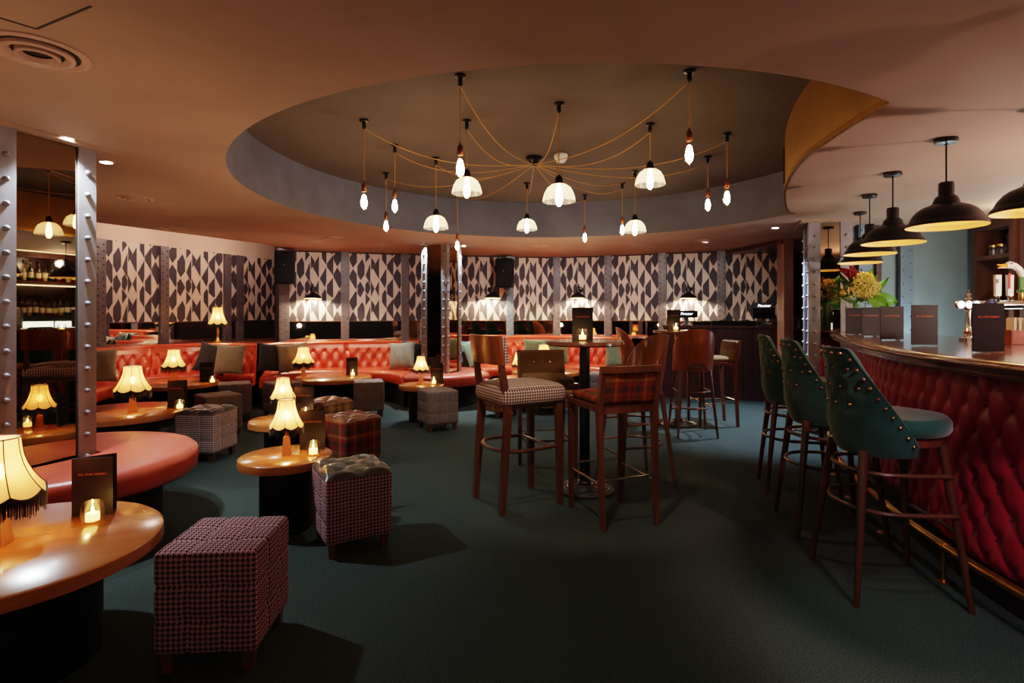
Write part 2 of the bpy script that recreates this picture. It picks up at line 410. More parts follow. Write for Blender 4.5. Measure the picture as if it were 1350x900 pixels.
# ceiling with the round recess, its right side cut by the curved fascia over the bar
CX,CY,CR=.40,4.748,2.536
FAS=crv([(1.775,2.62),(1.80,3.0),(1.86,3.45),(2.0,3.95),(2.22,4.5),(2.5,5.05),(2.76,5.5)],28)
def on_circle(p): d=Vector((p[0]-CX,p[1]-CY,0)); d.normalize(); return d
a0=math.atan2(FAS[0].y-CY,FAS[0].x-CX); a1=math.atan2(FAS[-1].y-CY,FAS[-1].x-CX)
FAS[0]=Vector((CX+CR*cos(a0),CY+CR*sin(a0),0)); FAS[-1]=Vector((CX+CR*cos(a1),CY+CR*sin(a1),0))
n=96; span=2*PI-(a1-a0)
ARC=[Vector((CX+CR*cos(a1+span*i/n),CY+CR*sin(a1+span*i/n),0)) for i in range(n+1)]
HOLE=ARC+FAS[1:-1]
BACKW=[(375,8.75),(455,9.05),(534,9.3),(603,9.55),(672,9.75),(734,9.85),(802,9.6),(873.5,9.2),(951,8.9),(1030,8.6)]
BW=[at(px,Y) for px,Y in BACKW]
LW=[Vector((-5.75,6.35,0)),Vector((-5.42,7.26,0)),Vector((-5.11,8.10,0)),Vector((-4.73,9.16,0)),Vector((-4.36,10.17,0))]
EDGE=[(-6.2,-3.2),(-6.2,3.0),(-5.15,5.0),(-4.57,6.08),(-4.08,7.0),(-3.57,8.02)]
OUT=[Vector((x,y,0)) for x,y in EDGE]+[Vector((-3.52,8.85,0))]+[p+Vector((0,.06,0)) for p in BW[1:]]+[Vector((4.7,9.3,0)),Vector((7.2,9.3,0)),Vector((7.2,-3.2,0))]
tri=tessellate_polygon([OUT,HOLE]); P=OUT+HOLE
b=MB(); b.add([(p.x,p.y,CEIL) for p in P],[t[::-1] if (P[t[1]]-P[t[0]]).cross(P[t[2]]-P[t[0]]).z>0 else t for t in tri])
# thickness edge towards the alcove
k=len(EDGE)+1
b.grid(lambda u,v:(OUT[int(round(u*(k-1)))].x,OUT[int(round(u*(k-1)))].y,CEIL+.3*v),k-1,1)
ceil=struct(b.obj('ceiling',M['ceiling'],smooth=0))
b=MB(); b.grid(lambda u,v:(ARC[int(round(u*n))].x,ARC[int(round(u*n))].y,CEIL+(RECZ-CEIL)*v),n,1); b.obj('recess_wall',M['recess_wall'],ceil,smooth=60)
b=MB(); b.grid(lambda u,v:(FAS[int(round(u*28))].x,FAS[int(round(u*28))].y,CEIL+(RECZ-CEIL)*v),28,1)
fas=b.obj('fascia',M['brass_dull'],ceil,smooth=60)
b=MB(); b.sweep([[(p.x+dx,p.y,CEIL+dz) for dx,dz in ((-.012,-.012),(.006,-.012),(.006,.02),(-.012,.02))] for p in FAS]); b.obj('fascia_trim',M['brass'],fas)
b=MB()
for i in (20,): b.box((FAS[i].x-.004,FAS[i].y,CEIL+.26),(.012,.018,.30))
b.obj('fascia_slot',M['black'],fas)
b=MB(); tr2=tessellate_polygon([HOLE]); b.add([(p.x,p.y,RECZ) for p in HOLE],[t for t in tr2]); b.obj('recess_ceiling',M['recess'],ceil,smooth=0)
b=MB(); b.prism([(-6.6,3.0),(-5.0,4.9),(-3.4,8.0),(-3.4,8.9),(-4.2,10.4),(-6.6,10.4)],2.62,2.66); b.obj('alcove_ceiling',M['plaster'],ceil,smooth=0)
# access hatch lines near the camera
b=MB(); hp=[gp(-30,14,CEIL),gp(48,38,CEIL),gp(120,8,CEIL)]
for q0,q1 in ((hp[0],hp[1]),(hp[1],hp[2])): b.bar(q0,q1,.008,.004)
struct(b.obj('trim_1',M['dark'],smooth=0))

# --- wallpaper (u 0..410 across one panel, v down, repeats every 350)
DK=[[(53,3),(78,50),(78,150),(72,174),(30,85),(30,58)],[(72,180),(78,200),(78,300),(53,347),(30,290),(30,265)],
[(115,-80),(130,-30),(130,50),(103,98),(83,48),(83,-20)],[(102,105),(130,170),(102,240),(83,205),(83,140)],
[(170,-48),(170,130),(137,58)],[(153,100),(170,140),(170,170),(153,215),(135,190),(135,130)],[(137,200),(169,250),(137,305)],
[(175,-95),(203,-45),(175,20)],[(230,-95),(185,-5),(230,88)],[(173,100),(199,166),(173,232)],[(229,100),(202,166),(229,232)],
[(250,-110),(280,-110),(280,-20),(250,-75)],[(280,-8),(280,110),(270,160),(236,88)],[(270,170),(280,195),(280,240),(250,240),(250,212)],
[(327,-105),(327,65),(285,-5),(285,-35)],[(325,78),(327,235),(318,240),(285,205),(285,140)],
[(355,-6),(380,45),(380,140),(370,168),(330,75),(330,50)],[(370,174),(380,200),(380,290),(355,340),(330,285),(330,255)],
[(384,125),(400,90),(410,95),(410,210),(400,215),(384,185)],[(386,-40),(410,-80),(410,0),(398,20),(386,0)],
[(5,-60),(20,-70),(28,-40),(28,40),(15,74),(5,60)],[(15,86),(28,120),(28,230),(24,270),(5,220),(5,110)]]
def clip(poly,lo,hi):
    for sgn,lim in ((1,lo),(-1,-hi)):
        out=[]
        for i in range(len(poly)):
            a,c=poly[i],poly[(i+1)%len(poly)]; ia,ic=sgn*a[1]>=lim,sgn*c[1]>=lim
            if ia: out.append(a)
            if ia!=ic:
                t=(lim/sgn-a[1])/(c[1]-a[1]); out.append((a[0]+(c[0]-a[0])*t,lim/sgn))
        poly=out
        if len(poly)<3: return None
    return poly
WZ0,WZ1=1.18,2.28
def wallpaper(A,B,parent):
    d=(B-A); L=d.length; d.normalize(); nrm=Vector((d.y,-d.x,0))   # faces the room
    b=MB()
    pt=lambda u,v,o:(A+d*(u/410*L)+nrm*o).to_tuple()[:2]+(WZ1-(v+120)/547*(WZ1-WZ0),)
    b.add([pt(0,427,.008),pt(410,427,.008),pt(410,-120,.008),pt(0,-120,.008)],[(0,1,2,3)])
    b.mi=1
    for k in (-1,0,1,2):
        for pl in DK:
            q=clip([(x,y+350*k) for x,y in pl],-120,427)
            if q:
                ar=sum(q[i][0]*q[(i+1)%len(q)][1]-q[(i+1)%len(q)][0]*q[i][1] for i in range(len(q)))
                if ar>0: q=q[::-1]
                mx=sum(x for x,y in q)/len(q); q=[(max(0,min(410,mx+(x-mx)*(1.0 if 135<mx<236 else 1.05))),y) for x,y in q]
                b.add([pt(x,y,.0105) for x,y in q],[tuple(range(len(q)))])
    o=b.obj('wallpaper_panel',[M['cream'],M['charcoal']],parent,smooth=0)
    b=MB(); b.add([pt(0,427,.02)[:2]+(.8,),pt(410,427,.02)[:2]+(.8,),pt(410,427,.02)[:2]+(WZ0-.012,),pt(0,427,.02)[:2]+(WZ0-.012,)],[(0,1,2,3)])
    b.obj('mirror_panel',M['mirror'],parent,smooth=0)
    b=MB(); b.bar(pt(0,427,.02)[:2]+(WZ0-.006,),pt(410,427,.02)[:2]+(WZ0-.006,),.022,.014); b.obj('picture_rail',M['darkwood'],parent,smooth=0)
def bolts(mb,p,nrm,r=.015,h=.013):
    "domed rivet head on a plate"
    q=Vector((0,0,1)).rotation_difference(Vector(nrm)).to_matrix().to_4x4(); mb.M=Matrix.Translation(Vector(p))@q
    mb.lathe([(r,0),(r*.96,h*.6),(r*.55,h),(0,h*1.08)],8,caps=False); mb.M=Matrix()
def pilaster(p,nrm,parent,w=.115,m='steel',z0=.8,z1=CEIL,pitch=.09):
    t=Vector((-nrm.y,nrm.x,0)); b=MB(); b.box((p+nrm*.025+Vector((0,0,(z0+z1)/2))),(w,.05,z1-z0),rz=math.atan2(t.y,t.x)); o=b.obj('riveted_pilaster',M[m],parent,smooth=0)
    b=MB(); z=z0+.06; k=0
    while z<z1-.03:
        for sg in ((-1,1) if w>.3 else ((-1,) if k%2 else (1,))): bolts(b,p+nrm*.05+t*(w*.27*sg)+Vector((0,0,z)),nrm,.0125,.012)
        z+=pitch/2; k+=1
    b.obj('rivets',M[m],o,smooth=60)
def wall(name,pts,mat,z0=0,z1=2.8,off=.0):
    b=MB()
    for A,B in zip(pts,pts[1:]):
        b.add([(A.x,A.y,z0),(B.x,B.y,z0),(B.x,B.y,z1),(A.x,A.y,z1)],[(0,1,2,3)])
    return struct(b.obj(name,M[mat],smooth=0))
wb=wall('wall_back',BW,'dark',z1=CEIL+.02)
for i,(A,B) in enumerate(zip(BW,BW[1:])):
    wallpaper(A,B,wb)
for i,p in enumerate(BW):
    if i==len(BW)-1: continue
    t=(BW[min(i+1,len(BW)-1)]-BW[max(i-1,0)]).normalized(); nrm=Vector((t.y,-t.x,0))
    pilaster(p,nrm,wb,w=.125 if i else .15,m='steel_dark' if i not in (4,) else 'steel_blue')
wl=wall('wall_left',[Vector((-6.6,3.0,0))]+LW,'plaster',z1=2.7)
for i,(A,B) in enumerate(zip(LW,LW[1:])): wallpaper(A,B,wl)
for i,p in enumerate(LW[1:-1]):
    t=(LW[i+2]-LW[i]).normalized(); nrm=Vector((t.y,-t.x,0)); pilaster(p,nrm,wl,w=.13,m='steel_dark',z1=2.28)
    if i==2: pilaster(p+t*.26,nrm,wl,w=.12,m='steel_dark',z1=2.28)
struct(wall('wall_alcove_return',[LW[-1],Vector((-3.72,8.82,0)),BW[0]],'dark',z1=2.64))
wall('wall_left_near',[Vector((-6.6,-3.2,0)),Vector((-6.6,3.0,0))],'dark')
wall('wall_front',[Vector((7.2,-3.2,0)),Vector((-6.6,-3.2,0))],'dark')
wall('wall_right',[Vector((5.75,6.36,0)),Vector((5.75,-3.2,0))],'dark')
wr=wall('wall_right_back',[BW[-1],Vector((4.35,9.2,0)),Vector((7.2,9.2,0)),Vector((7.2,6.36,0))],'navy',z1=CEIL+.02)
# blue-grey steel clad wall behind the bar
wbar=wall('wall_bar',[Vector((3.70,6.30,0)),Vector((5.75,6.36,0))],'bluegrey',z1=CEIL+.02)
pilaster(at(1192,6.30),Vector((0,-1,0)),wbar,w=.15,m='steel_blue',z0=0,pitch=.15)
pilaster(at(1137,6.28),Vector((0,-1,0)),wbar,w=.14,m='steel_blue',z0=0,pitch=.15)
b=MB(); q=at(1157,6.30); b.box((q.x,q.y-.01,1.15),(.06,.03,2.3)); b.obj('dark_panel',M['boards'],wbar,smooth=0)
# timber post and canopy by the booth
b=MB(); A=at(1034,7.42); b.box((A.x+.062,7.42+.10,CEIL/2),(.125,.19,CEIL)); post=struct(b.obj('trim_2',M['postwood'],smooth=0))
b=MB(); b.prism([(3.40,8.86),(A.x-.02,7.44),(A.x+.12,7.44),(4.3,8.5),(4.15,8.66)],CEIL-.06,CEIL-.015); struct(b.obj('trim_3',M['darkwood'],smooth=0))
# --- pillars: rectangular, riveted corner angles, tinted mirror between
def pillar(A,B,Cc,fl,pitch,mm,lab,padx=.10,z1=CEIL,s='steel'):
    A,B,Cc=[Vector((p[0],p[1],0)) for p in (A,B,Cc)]; D=A+Cc-B; cor=[A,B,Cc,D]; cen=(A+Cc)/2
    b=MB(); inn=[cen+(p-cen)*.93 for p in cor]; b.prism([(p.x,p.y) for p in inn],0,z1); core=struct(b.obj('pillar',M['black'],smooth=0))
    for i in range(4):
        p,q=cor[i],cor[(i+1)%4]; d=(q-p).normalized(); nr=Vector((d.y,-d.x,0))
        if nr.dot(p-cen)<0: nr=-nr
        m0=p+d*fl*.9-nr*.012; m1=q-d*fl*.9-nr*.012
        b=MB(); vs=[(m0.x,m0.y,0),(m1.x,m1.y,0),(m1.x,m1.y,z1-.018),(m0.x,m0.y,z1-.018)]
        b.add(vs,[(0,1,2,3) if (Vector(vs[1])-Vector(vs[0])).cross(Vector((0,0,1))).dot(nr)>0 else (3,2,1,0)]); b.obj('mirror_panel',M[mm],core,smooth=0)
    for i in range(4):
        p=cor[i]; b=MB(); bb=MB()
        for q in (cor[(i+1)%4],cor[(i-1)%4]):
            d=(q-p).normalized(); nr=Vector((d.y,-d.x,0))
            if nr.dot(p-cen)<0: nr=-nr
            m=p+d*fl/2-nr*.004; b.box((m.x,m.y,(z1-.018)/2),(fl,.012,z1-.018),rz=math.atan2(d.y,d.x))
            z=.06
            while z<z1-.05:
                e=p+d*fl*.52+nr*.002; bolts(bb,(e.x,e.y,z),nr,.016,.018); z+=pitch
        o=b.obj('corner_angle',M[s],core,smooth=0); bb.obj('rivets',M[s],o,smooth=60)
    b=MB(); pad=[cen+(p-cen)*(1+padx/((p-cen).length)) for p in cor]; b.prism([(p.x,p.y) for p in pad],z1-.018,z1); b.obj('ceiling_pad',M['ceiling'],core,smooth=0)
    return cor
nv=Vector((.949,-.316,0))*.38
A=Vector((-2.686,2.87,0)); B=Vector((-2.524,3.36,0))
PIL1=pillar(A,B,B-nv,.10,.13,'mirror_dark','')
PIL2=pillar((-1.30,7.95),(-.925,7.82),(-.755,8.25),.085,.13,'mirror_dark','')
PIL3=pillar((3.42,6.50),(3.22,6.01),(3.635,5.91),.115,.13,'mirror_dark','',padx=.14)

# ledges between the banquette backs and the mirrors
L_BACK=crv([(-5.30,6.65),(-5.2,7.0),(-5.02,7.62),(-4.66,8.0),(-4.17,8.12),(-3.66,7.95)],230)
C_BACK=crv([(-3.62,8.08),(-3.42,8.42),(-3.08,8.66),(-2.55,8.80),(-2.0,8.86),(-1.7,8.82),(-1.47,8.74)],230)
R_BACK=crv([(-.72,9.16),(-.3,9.42),(.4,9.56),(1.1,9.42),(1.6,9.14),(1.92,8.86)],240)
def ledge(name,back,wallpts,z):
    pts=back+[Vector(p) for p in wallpts]; b=MB()
    for zz,fl in ((z,0),(z-.03,1)):
        t=tessellate_polygon([pts]); b.add([(p.x,p.y,zz) for p in pts],t)
    struct(b.obj(name,M['hightop'],smooth=0))
ledge('trim_4',L_BACK,[(-3.72,8.75,0)]+[p.to_tuple() for p in LW[::-1]],.862)
ledge('trim_5',C_BACK,[p.to_tuple() for p in BW[3::-1]],.862)
ledge('trim_6',R_BACK,[p.to_tuple() for p in BW[8:3:-1]],.90)

# ================================================================== BANQUETTES
def banquette(label,back,front,ztop,seams=(),rake=.13,zs=.465,a=.17,bb=.26):
    N=len(back)-1; t=thing('banquette',label,'sofa'); L=arclen(back)
    # backrest
    loops=[]; rows=40
    fr=[front[i] for i in range(N+1)]
    seam_s=[L[-1]*s for s in seams]
    for i in range(N+1):
        nrm=(fr[i]-back[i]); nrm.z=0; nrm.normalize(); lp=[]
        ed=min([1]+[min(1,abs(L[i]-s)/.03) for s in seam_s]+[min(1,L[i]/.03),min(1,(L[-1]-L[i])/.03)])
        for j in range(rows+1):
            v=j/rows; z=.42+(ztop-.05-.42)*v; base=back[i]+nrm*(.075+rake*(1-v))
            env=min(1,max(0,(ztop-.11-z)/.04))
            h=tuft(L[i]+.02,z-ztop+.14,a,bb,.055)*env+.035*(1-env); lp.append(base+nrm*(h*(.3+.7*ed)-.02)+Vector((0,0,z)))
        e=back[i]+nrm*.09
        for ang in (30,60,90): lp.append(back[i]+nrm*(.03+.06*cos(R(ang))*1.2)+Vector((0,0,ztop-.05+.05*sin(R(ang)))))
        lp.append(back[i]+Vector((0,0,ztop-.01))); lp.append(back[i]+Vector((0,0,.42)))
        loops.append(lp)
    b=MB(); b.sweep(loops); b.mi=1
    for pp in range(0,int(L[-1]/a*2)+2):
        for rr in range(-6,3):
            if (pp+rr)%2: continue
            u=pp*a/2-.02; z=rr*bb/2+ztop-.14
            if not(.04<u<L[-1]-.04) or not(.47<z<ztop-.10) or any(abs(u-q)<.03 for q in seam_s): continue
            i=min(range(N+1),key=lambda i:abs(L[i]-u)); nrm=(fr[i]-back[i]); nrm.normalize(); v=(z-.42)/(ztop-.05-.42); b.ball(back[i]+nrm*(.075+rake*(1-v)-.016)+Vector((0,0,z)),.0105,6,5)
    b.obj('backrest',[M['red'],M['red_button']],t,smooth=50)
    loops=[]
    for i in range(N+1):
        nrm=(fr[i]-back[i]); dl=nrm.length; nrm.normalize(); lp=[]
        ed=min([1]+[min(1,abs(L[i]-s)/.025) for s in seam_s]+[min(1,L[i]/.025),min(1,(L[-1]-L[i])/.025)])
        s0=.06
        for v in (0,.15,.3,.5,.7,.85): lp.append(back[i]+nrm*(s0+(dl-s0-.06)*v)+Vector((0,0,zs-.018+.018*sin(PI*min(1,v*.8+.2))*ed-.012*(1-ed))))
        for ang in (90,60,30,0,-30,-60): lp.append(back[i]+nrm*(dl-.06+.06*cos(R(ang)))+Vector((0,0,zs-.065+.055*sin(R(ang))-.012*(1-ed)-(.05 if ang<0 else 0))))
        lp.append(back[i]+nrm*(dl-.10)+Vector((0,0,.30))); lp.append(back[i]+nrm*s0+Vector((0,0,.30))); loops.append(lp)
    b=MB(); b.sweep(loops); b.obj('seat',M['red'],t,smooth=50)
    loops=[]
    for i in range(N+1):
        nrm=(fr[i]-back[i]); dl=nrm.length; nrm.normalize(); z=Vector((0,0,1))
        loops.append([back[i],back[i]+z*.30,back[i]+nrm*(dl-.16)+z*.30,back[i]+nrm*(dl-.16)])
    b=MB(); b.sweep(loops); b.obj('plinth',M['black'],t,smooth=50)
    return t
banquette('red tufted leather banquette along the left alcove wall, under the fringed ledge lamp',L_BACK,crv([(-4.62,6.12),(-4.72,6.6),(-4.84,7.1),(-4.72,7.45),(-4.30,7.76),(-3.95,7.78),(-3.56,7.60)],230),.87,seams=(.42,),bb=.25)
banquette('red tufted leather banquette curving round the large table left of the centre pillar',C_BACK,crv([(-3.34,7.32),(-3.28,7.8),(-2.92,8.12),(-2.42,8.22),(-1.98,8.14),(-1.68,7.86),(-1.50,7.5)],230),.87,seams=(.52,),a=.165,bb=.26)
banquette('red tufted leather banquette behind the high tables, right of the centre pillar',R_BACK,crv([(-.43,8.36),(-.2,8.72),(.4,8.92),(1.0,8.78),(1.4,8.5),(1.7,8.22)],240),.915,seams=(.36,.70),a=.17,bb=.27)
def bench(label,cen,cor,rad,clips,z1,z0):
    "round seat built round a pillar: inner outline follows the pillar"
    c=Vector((cen[0],cen[1],0)); n=96; pc=[p-c for p in cor]
    def inner(d):
        best=0
        for i in range(4):
            p,q=pc[i],pc[(i+1)%4]; e=q-p; den=d.x*e.y-d.y*e.x
            if abs(den)<1e-9: continue
            tt=(p.x*e.y-p.y*e.x)/den; ss=(p.x*d.y-p.y*d.x)/den
            if tt>0 and -.001<=ss<=1.001: best=max(best,tt)
        return best+.030
    def outer(d):
        r=rad
        for (nx,ny,lim) in clips:
            k=d.x*nx+d.y*ny
            if k>1e-6: r=min(r,lim/k)
        return r
    t=thing('round_bench',label,'bench')
    loops=[];pl=[]
    angs=sorted([2*PI*k/n for k in range(n)]+[math.atan2(p.y,p.x)%(2*PI) for p in pc]); angs.append(angs[0]+2*PI)
    for th in angs:
        d=Vector((cos(th),sin(th),0)); ri,ro=inner(d),outer(d); ro=max(ro,ri+.05); z=Vector((0,0,1)); w=min(.05,(ro-ri)*.4)
        lp=[c+d*ri+z*z0,c+d*ri+z*(z1-.004)]
        for f in (.25,.5,.75): lp.append(c+d*(ri+(ro-w-ri)*f)+z*(z1+.008*sin(PI*f)))
        for ang in (90,60,30,0): lp.append(c+d*(ro-w+w*cos(R(ang)))+z*(z1-.05+.05*sin(R(ang))))
        lp.append(c+d*(ro-.008)+z*(z0+.02)); lp.append(c+d*(ro-.03)+z*z0); loops.append(lp)
        rp=max(ri+.01,ro-.2); pl.append([c+d*ri,c+d*ri+z*z0,c+d*rp+z*z0,c+d*rp])
    b=MB(); b.sweep(loops,caps=False); b.obj('seat',M['red_bench'],t,smooth=50)
    b=MB(); b.sweep(pl,caps=False); b.obj('plinth',M['black'],t,smooth=50)
bench('round red leather bench built round the mirrored pillar at the near left',(-2.68,3.28),PIL1,.72,[],.46,.315)
dR=Vector((-.72+.43,9.16-8.36,0)).normalized(); nR=Vector((dR.y,-dR.x,0)); cB=Vector((-1.03,8.1,0)); 
bench('round red leather bench built round the centre pillar between the two curved banquettes',(-1.03,8.1),PIL2,.72,[(-1,0,.455),(nR.x,nR.y,(Vector((-.45,8.36,0))-cB).dot(nR)),(0,1,.66)],.455,.30)
# ================================================================== TABLES
def lounge_table(r,rb):
    def f():
        t=thing('lounge_table','','table'); b=MB()
        b.lathe([(0,.44),(r-.008,.44),(r,.434)],64,caps=False); b.obj('table_top',M['table'],t)
        b=MB(); b.lathe([(r,.434),(r+.002,.42),(r+.002,.39),(r-.006,.385),(0,.385)],64,caps=False); b.obj('table_edge',M['table_edge'],t)
        b=MB(); b.lathe([(rb,.0),(rb,.385)],40); b.obj('pedestal',M['black'],t); return t
    return Kind(f)
BIG=lounge_table(.503,.30); SMALL=lounge_table(.268,.15)
GT='lacquered round lounge tables'
T0=(-1.884,2.05); T1=(-3.46,4.90); T2=(-4.24,6.96); T3=(-1.375,3.37); T4=(-1.86,4.52); T5=(-2.43,7.54); T6=(-1.10,6.72); T7=(.11,7.50); T8=(.50,8.30)
for k,p,l in ((BIG,T0,'large round orange-brown table nearest the camera, with a lamp and a candle'),(BIG,T1,'large round wooden table just behind the near red bench'),
    (BIG,T2,'large round wooden table in the left alcove before the tufted seat'),(SMALL,T3,'small round lamp table beside the black-topped houndstooth cube stool'),
    (SMALL,T4,'small round lamp table half hidden behind the nearest small lamp'),(BIG,T5,'large round wooden table inside the curve of the middle banquette'),
    (SMALL,T6,'small round table in front of the centre pillar bench'),(SMALL,T7,'small round lamp table behind the houndstooth high chair'),(BIG,T8,'large round wooden table by the right banquette, behind the high table')):
    k((p[0],p[1],0),random.uniform(0,6),l,GT)

# ================================================================== LAMPS
def shade(mbS,mbF,mbR,z0,z1,rt,rb,fr,ns=8):
    H=z1-z0
    def rad(t): return rt+(rb-rt)*(.17*t+.83*t**2.5)
    def rf(a,rz): return rz*(1-.035*abs(sin(ns/2*a))**2 if True else 1)
    n=ns*10
    def fn(u,v):
        a=2*PI*u; sc=abs(sin(ns/2*a)); zz=z1-(H*.90+H*.10*sc**.8)*v; r=rad(v)*(1+.03*(1-sc)*v-.0*sc)
        return Vector((r*cos(a),r*sin(a),zz))
    mbS.grid(fn,n,14,closeu=True)
    m=n*4
    for k in range(m):
        a=2*PI*k/m; sc=abs(sin(ns/2*a)); p=fn(k/m,1); ln=fr*(.8+.25*random.random()); w=1.0*2*PI*p.xy.length/m
        d=Vector((-sin(a),cos(a),0))*w*.62; o=Vector((cos(a),sin(a),0))*.0015; q=p+o+Vector((random.uniform(-.002,.002),random.uniform(-.002,.002),-ln))
        mbF.add([p+o-d+Vector((0,0,.003)),p+o+d+Vector((0,0,.003)),q+d*.8,q-d*.8],[(0,1,2,3)])
    # braid along the scalloped edge, top ring and ribs
    mbR.tube([fn(k/n,1)*1.004 for k in range(n)],.0028 if rb<.12 else .004,5,closed=True)
    mbR.tube([fn(k/32,0)*1.0 for k in range(32)],.003,5,closed=True)
    for k in range(ns): mbR.tube([fn(k/ns,v/8)*1.0+Vector((cos(2*PI*k/ns),sin(2*PI*k/ns),0))*.0015 for v in range(9)],.0014 if rb<.12 else .0022,4,caps=False)
def lamp(h0,h1,rt,rb,fr,base):
    def f():
        t=thing('table_lamp','','lamp'); S,Fm,Rm=MB(),MB(),MB(); shade(S,Fm,Rm,h0,h1,rt,rb,fr)
        sh=S.obj('lamp_shade',M['shade'],t,smooth=25); Fm.obj('fringe',M['fringe'],sh,smooth=0); Rm.obj('shade_trim',M['braid'],sh)
        b=MB(); k=rb/.145
        if base=='wood':
            b.lathe([(.036*k+.014,0),(.036*k+.014,.004),(.026*k+.006,.112),(.0,.112)],4,ph=PI/4); b.lathe([(.013*k+.003,.112),(.013*k+.003,h0*.98)],4,ph=PI/4); b.obj('base',M['lampbase'],t,smooth=0)
        else:
            b.lathe([(.075,0),(.075,.012),(.04,.025),(.02,.05),(.016,.12),(.024,.15),(.018,.2),(.014,h0)],20); b.obj('base',M['brass'],t)
        b=MB(); b.tube([(0,0,h0*.75),(0,0,h0+(h1-h0)*.30)],.007,8); b.obj('stem',M['brass'],t)
        b=MB(); b.ball((0,0,h0+(h1-h0)*.45),.022,10,8,(1,1,1.3)); b.obj('bulb',M['lampbulb'],t)
        b=MB(); 
        for a in (0,2*PI/3,4*PI/3): b.tube([(0,0,h1-.02),(rt*cos(a)*.98,rt*sin(a)*.98,h1-.002)],.0015,4)
        b.obj('shade_spider',M['brass'],t); return t
    return Kind(f)
LB=lamp(.175,.395,.066,.140,.070,'wood'); LS=lamp(.165,.335,.047,.096,.045,'wood'); LL=lamp(.27,.53,.068,.138,.05,'brass')
GL='fringed silk table lamps'
LB((-1.915,2.06,.44),.2,'fringed cream lamp cut off by the left edge of the photo',GL)
LB((*at(175,4.88).xy,.44),.5,'fringed cream lamp on the table just behind the near red bench',GL)
LB((*at(229,7.10).xy,.44),.1,'fringed cream lamp on the alcove table, before the tufted seat',GL)
LS((-1.372,3.37,.44),.3,'small fringed lamp lit on the nearest small round table',GL)
LS((*at(373,4.52).xy,.44),.6,'small fringed lamp on the second small table, just above the nearest small lamp',GL)
LB((*at(400,7.62).xy,.44),.4,'fringed cream lamp on the large table inside the middle banquette',GL)
LS((*at(555,6.80).xy,.44),.0,'small fringed lamp in front of the centre pillar',GL)
LS((*at(684,7.48).xy,.44),.2,'small fringed lamp seen between the houndstooth high chair and the brown chair',GL)
LB((*at(717,8.30).xy,.44),.7,'cream lamp whose lit top shows above the brown buttoned chair',GL)
LL((*at(287,8.32).xy,.862),.1,'brass-footed fringed lamp on the ledge above the left banquette')
# ================================================================== CANDLES AND MENUS
def mk_candle():
    t=thing('candle_glass','','candle'); b=MB(); s=.94
    pr=[(.0,.003),(.030,.003),(.036,.012),(.041,.035),(.0415,.055),(.037,.082),(.0345,.09)]
    b.lathe(pr+[(.032,.09),(.034,.082),(.038,.055),(.037,.035),(.032,.016),(.0,.014)],24,caps=False); b.obj('tumbler',M['glass'],t,smooth=60)
    b=MB(); b.lathe([(.0,.015),(.024,.015),(.0245,.042),(.022,.045),(0,.042)],20,caps=False); w=b.obj('wax',M['wax'],t)
    b=MB(); b.lathe([(0,.046),(.0045,.053),(.005,.058),(.002,.070),(0,.075)],10,caps=False); b.obj('flame',M['flame'],w); return t
CAN=Kind(mk_candle); GC='candles in glass tumblers'
TXT=text_mesh('ALL STAR DRINKS',.0118,M['orange_ink'],sx=1.15)
def mk_menu(w=.155,h=.245,ang=28,text=True):
    t=thing('drinks_menu','','menu'); th=.0025
    b=MB(); b.box((0,0,h/2),(w,th,h)); fc=b.obj('front_cover',M['menu'],t,smooth=0)
    lettering(TXT,fc,(0,-th/2-.0006,h*.70))
    b=MB(); c,s=cos(R(ang)),sin(R(ang)); b.box((-w/2+w/2*c,th+w/2*s,h/2),(w,th,h),rz=R(ang)); b.obj('back_cover',M['menu'],t,smooth=0)
    b=MB(); b.box((.004,th*1.1,h/2),(w-.012,.0012,h-.008)); b.obj('page',M['paper'],t,smooth=0); return t
MENU=Kind(mk_menu); GM='dark folded drinks menus'
def face(p,extra=0): return math.atan2(p[0],p[1])*-1*.0+extra
def cm(px,py,pmx,pmy,z,lc,lm,rot=0,zt=.44,cY=None):
    p=gp(px,py,zt) if cY is None else at(px,cY,zt); CAN((p.x,p.y,zt),random.uniform(0,6),lc,GC)
    q=gp(pmx,pmy,zt) if z is None else at(pmx,z,zt); MENU((q.x,q.y,zt),rot,lm,GM)
cm(122,690,122,678,2.36,'candle in a glass before the menu on the nearest large table','dark menu standing open on the nearest large table at lower left',R(12))
cm(237,None,232,None,5.06,'candle in a glass on the table behind the near red bench','dark menu on the table behind the near red bench, beside the cube stools',0,cY=4.94)
cm(280,None,272,None,6.95,'candle in a glass at the right edge of the alcove table','dark menu standing at the right of the alcove table before the grey cushion',R(8),cY=6.82)
cm(413,601,412,None,3.50,'candle in a glass on the nearest small round table','dark menu behind the candle on the nearest small round table',R(10))
cm(403,None,401,None,4.62,'candle in a glass on the second small round table','dark menu on the second small table, against the grey check cube stool',R(4),cY=4.53)
cm(465,None,464,None,7.70,'candle in a glass on the large table inside the middle banquette','dark menu on the large table inside the middle banquette',R(10),cY=7.58)
cm(572,None,576,None,6.84,'candle in a glass on the small table before the centre pillar','dark menu on the small table before the centre pillar',R(6),cY=6.68)

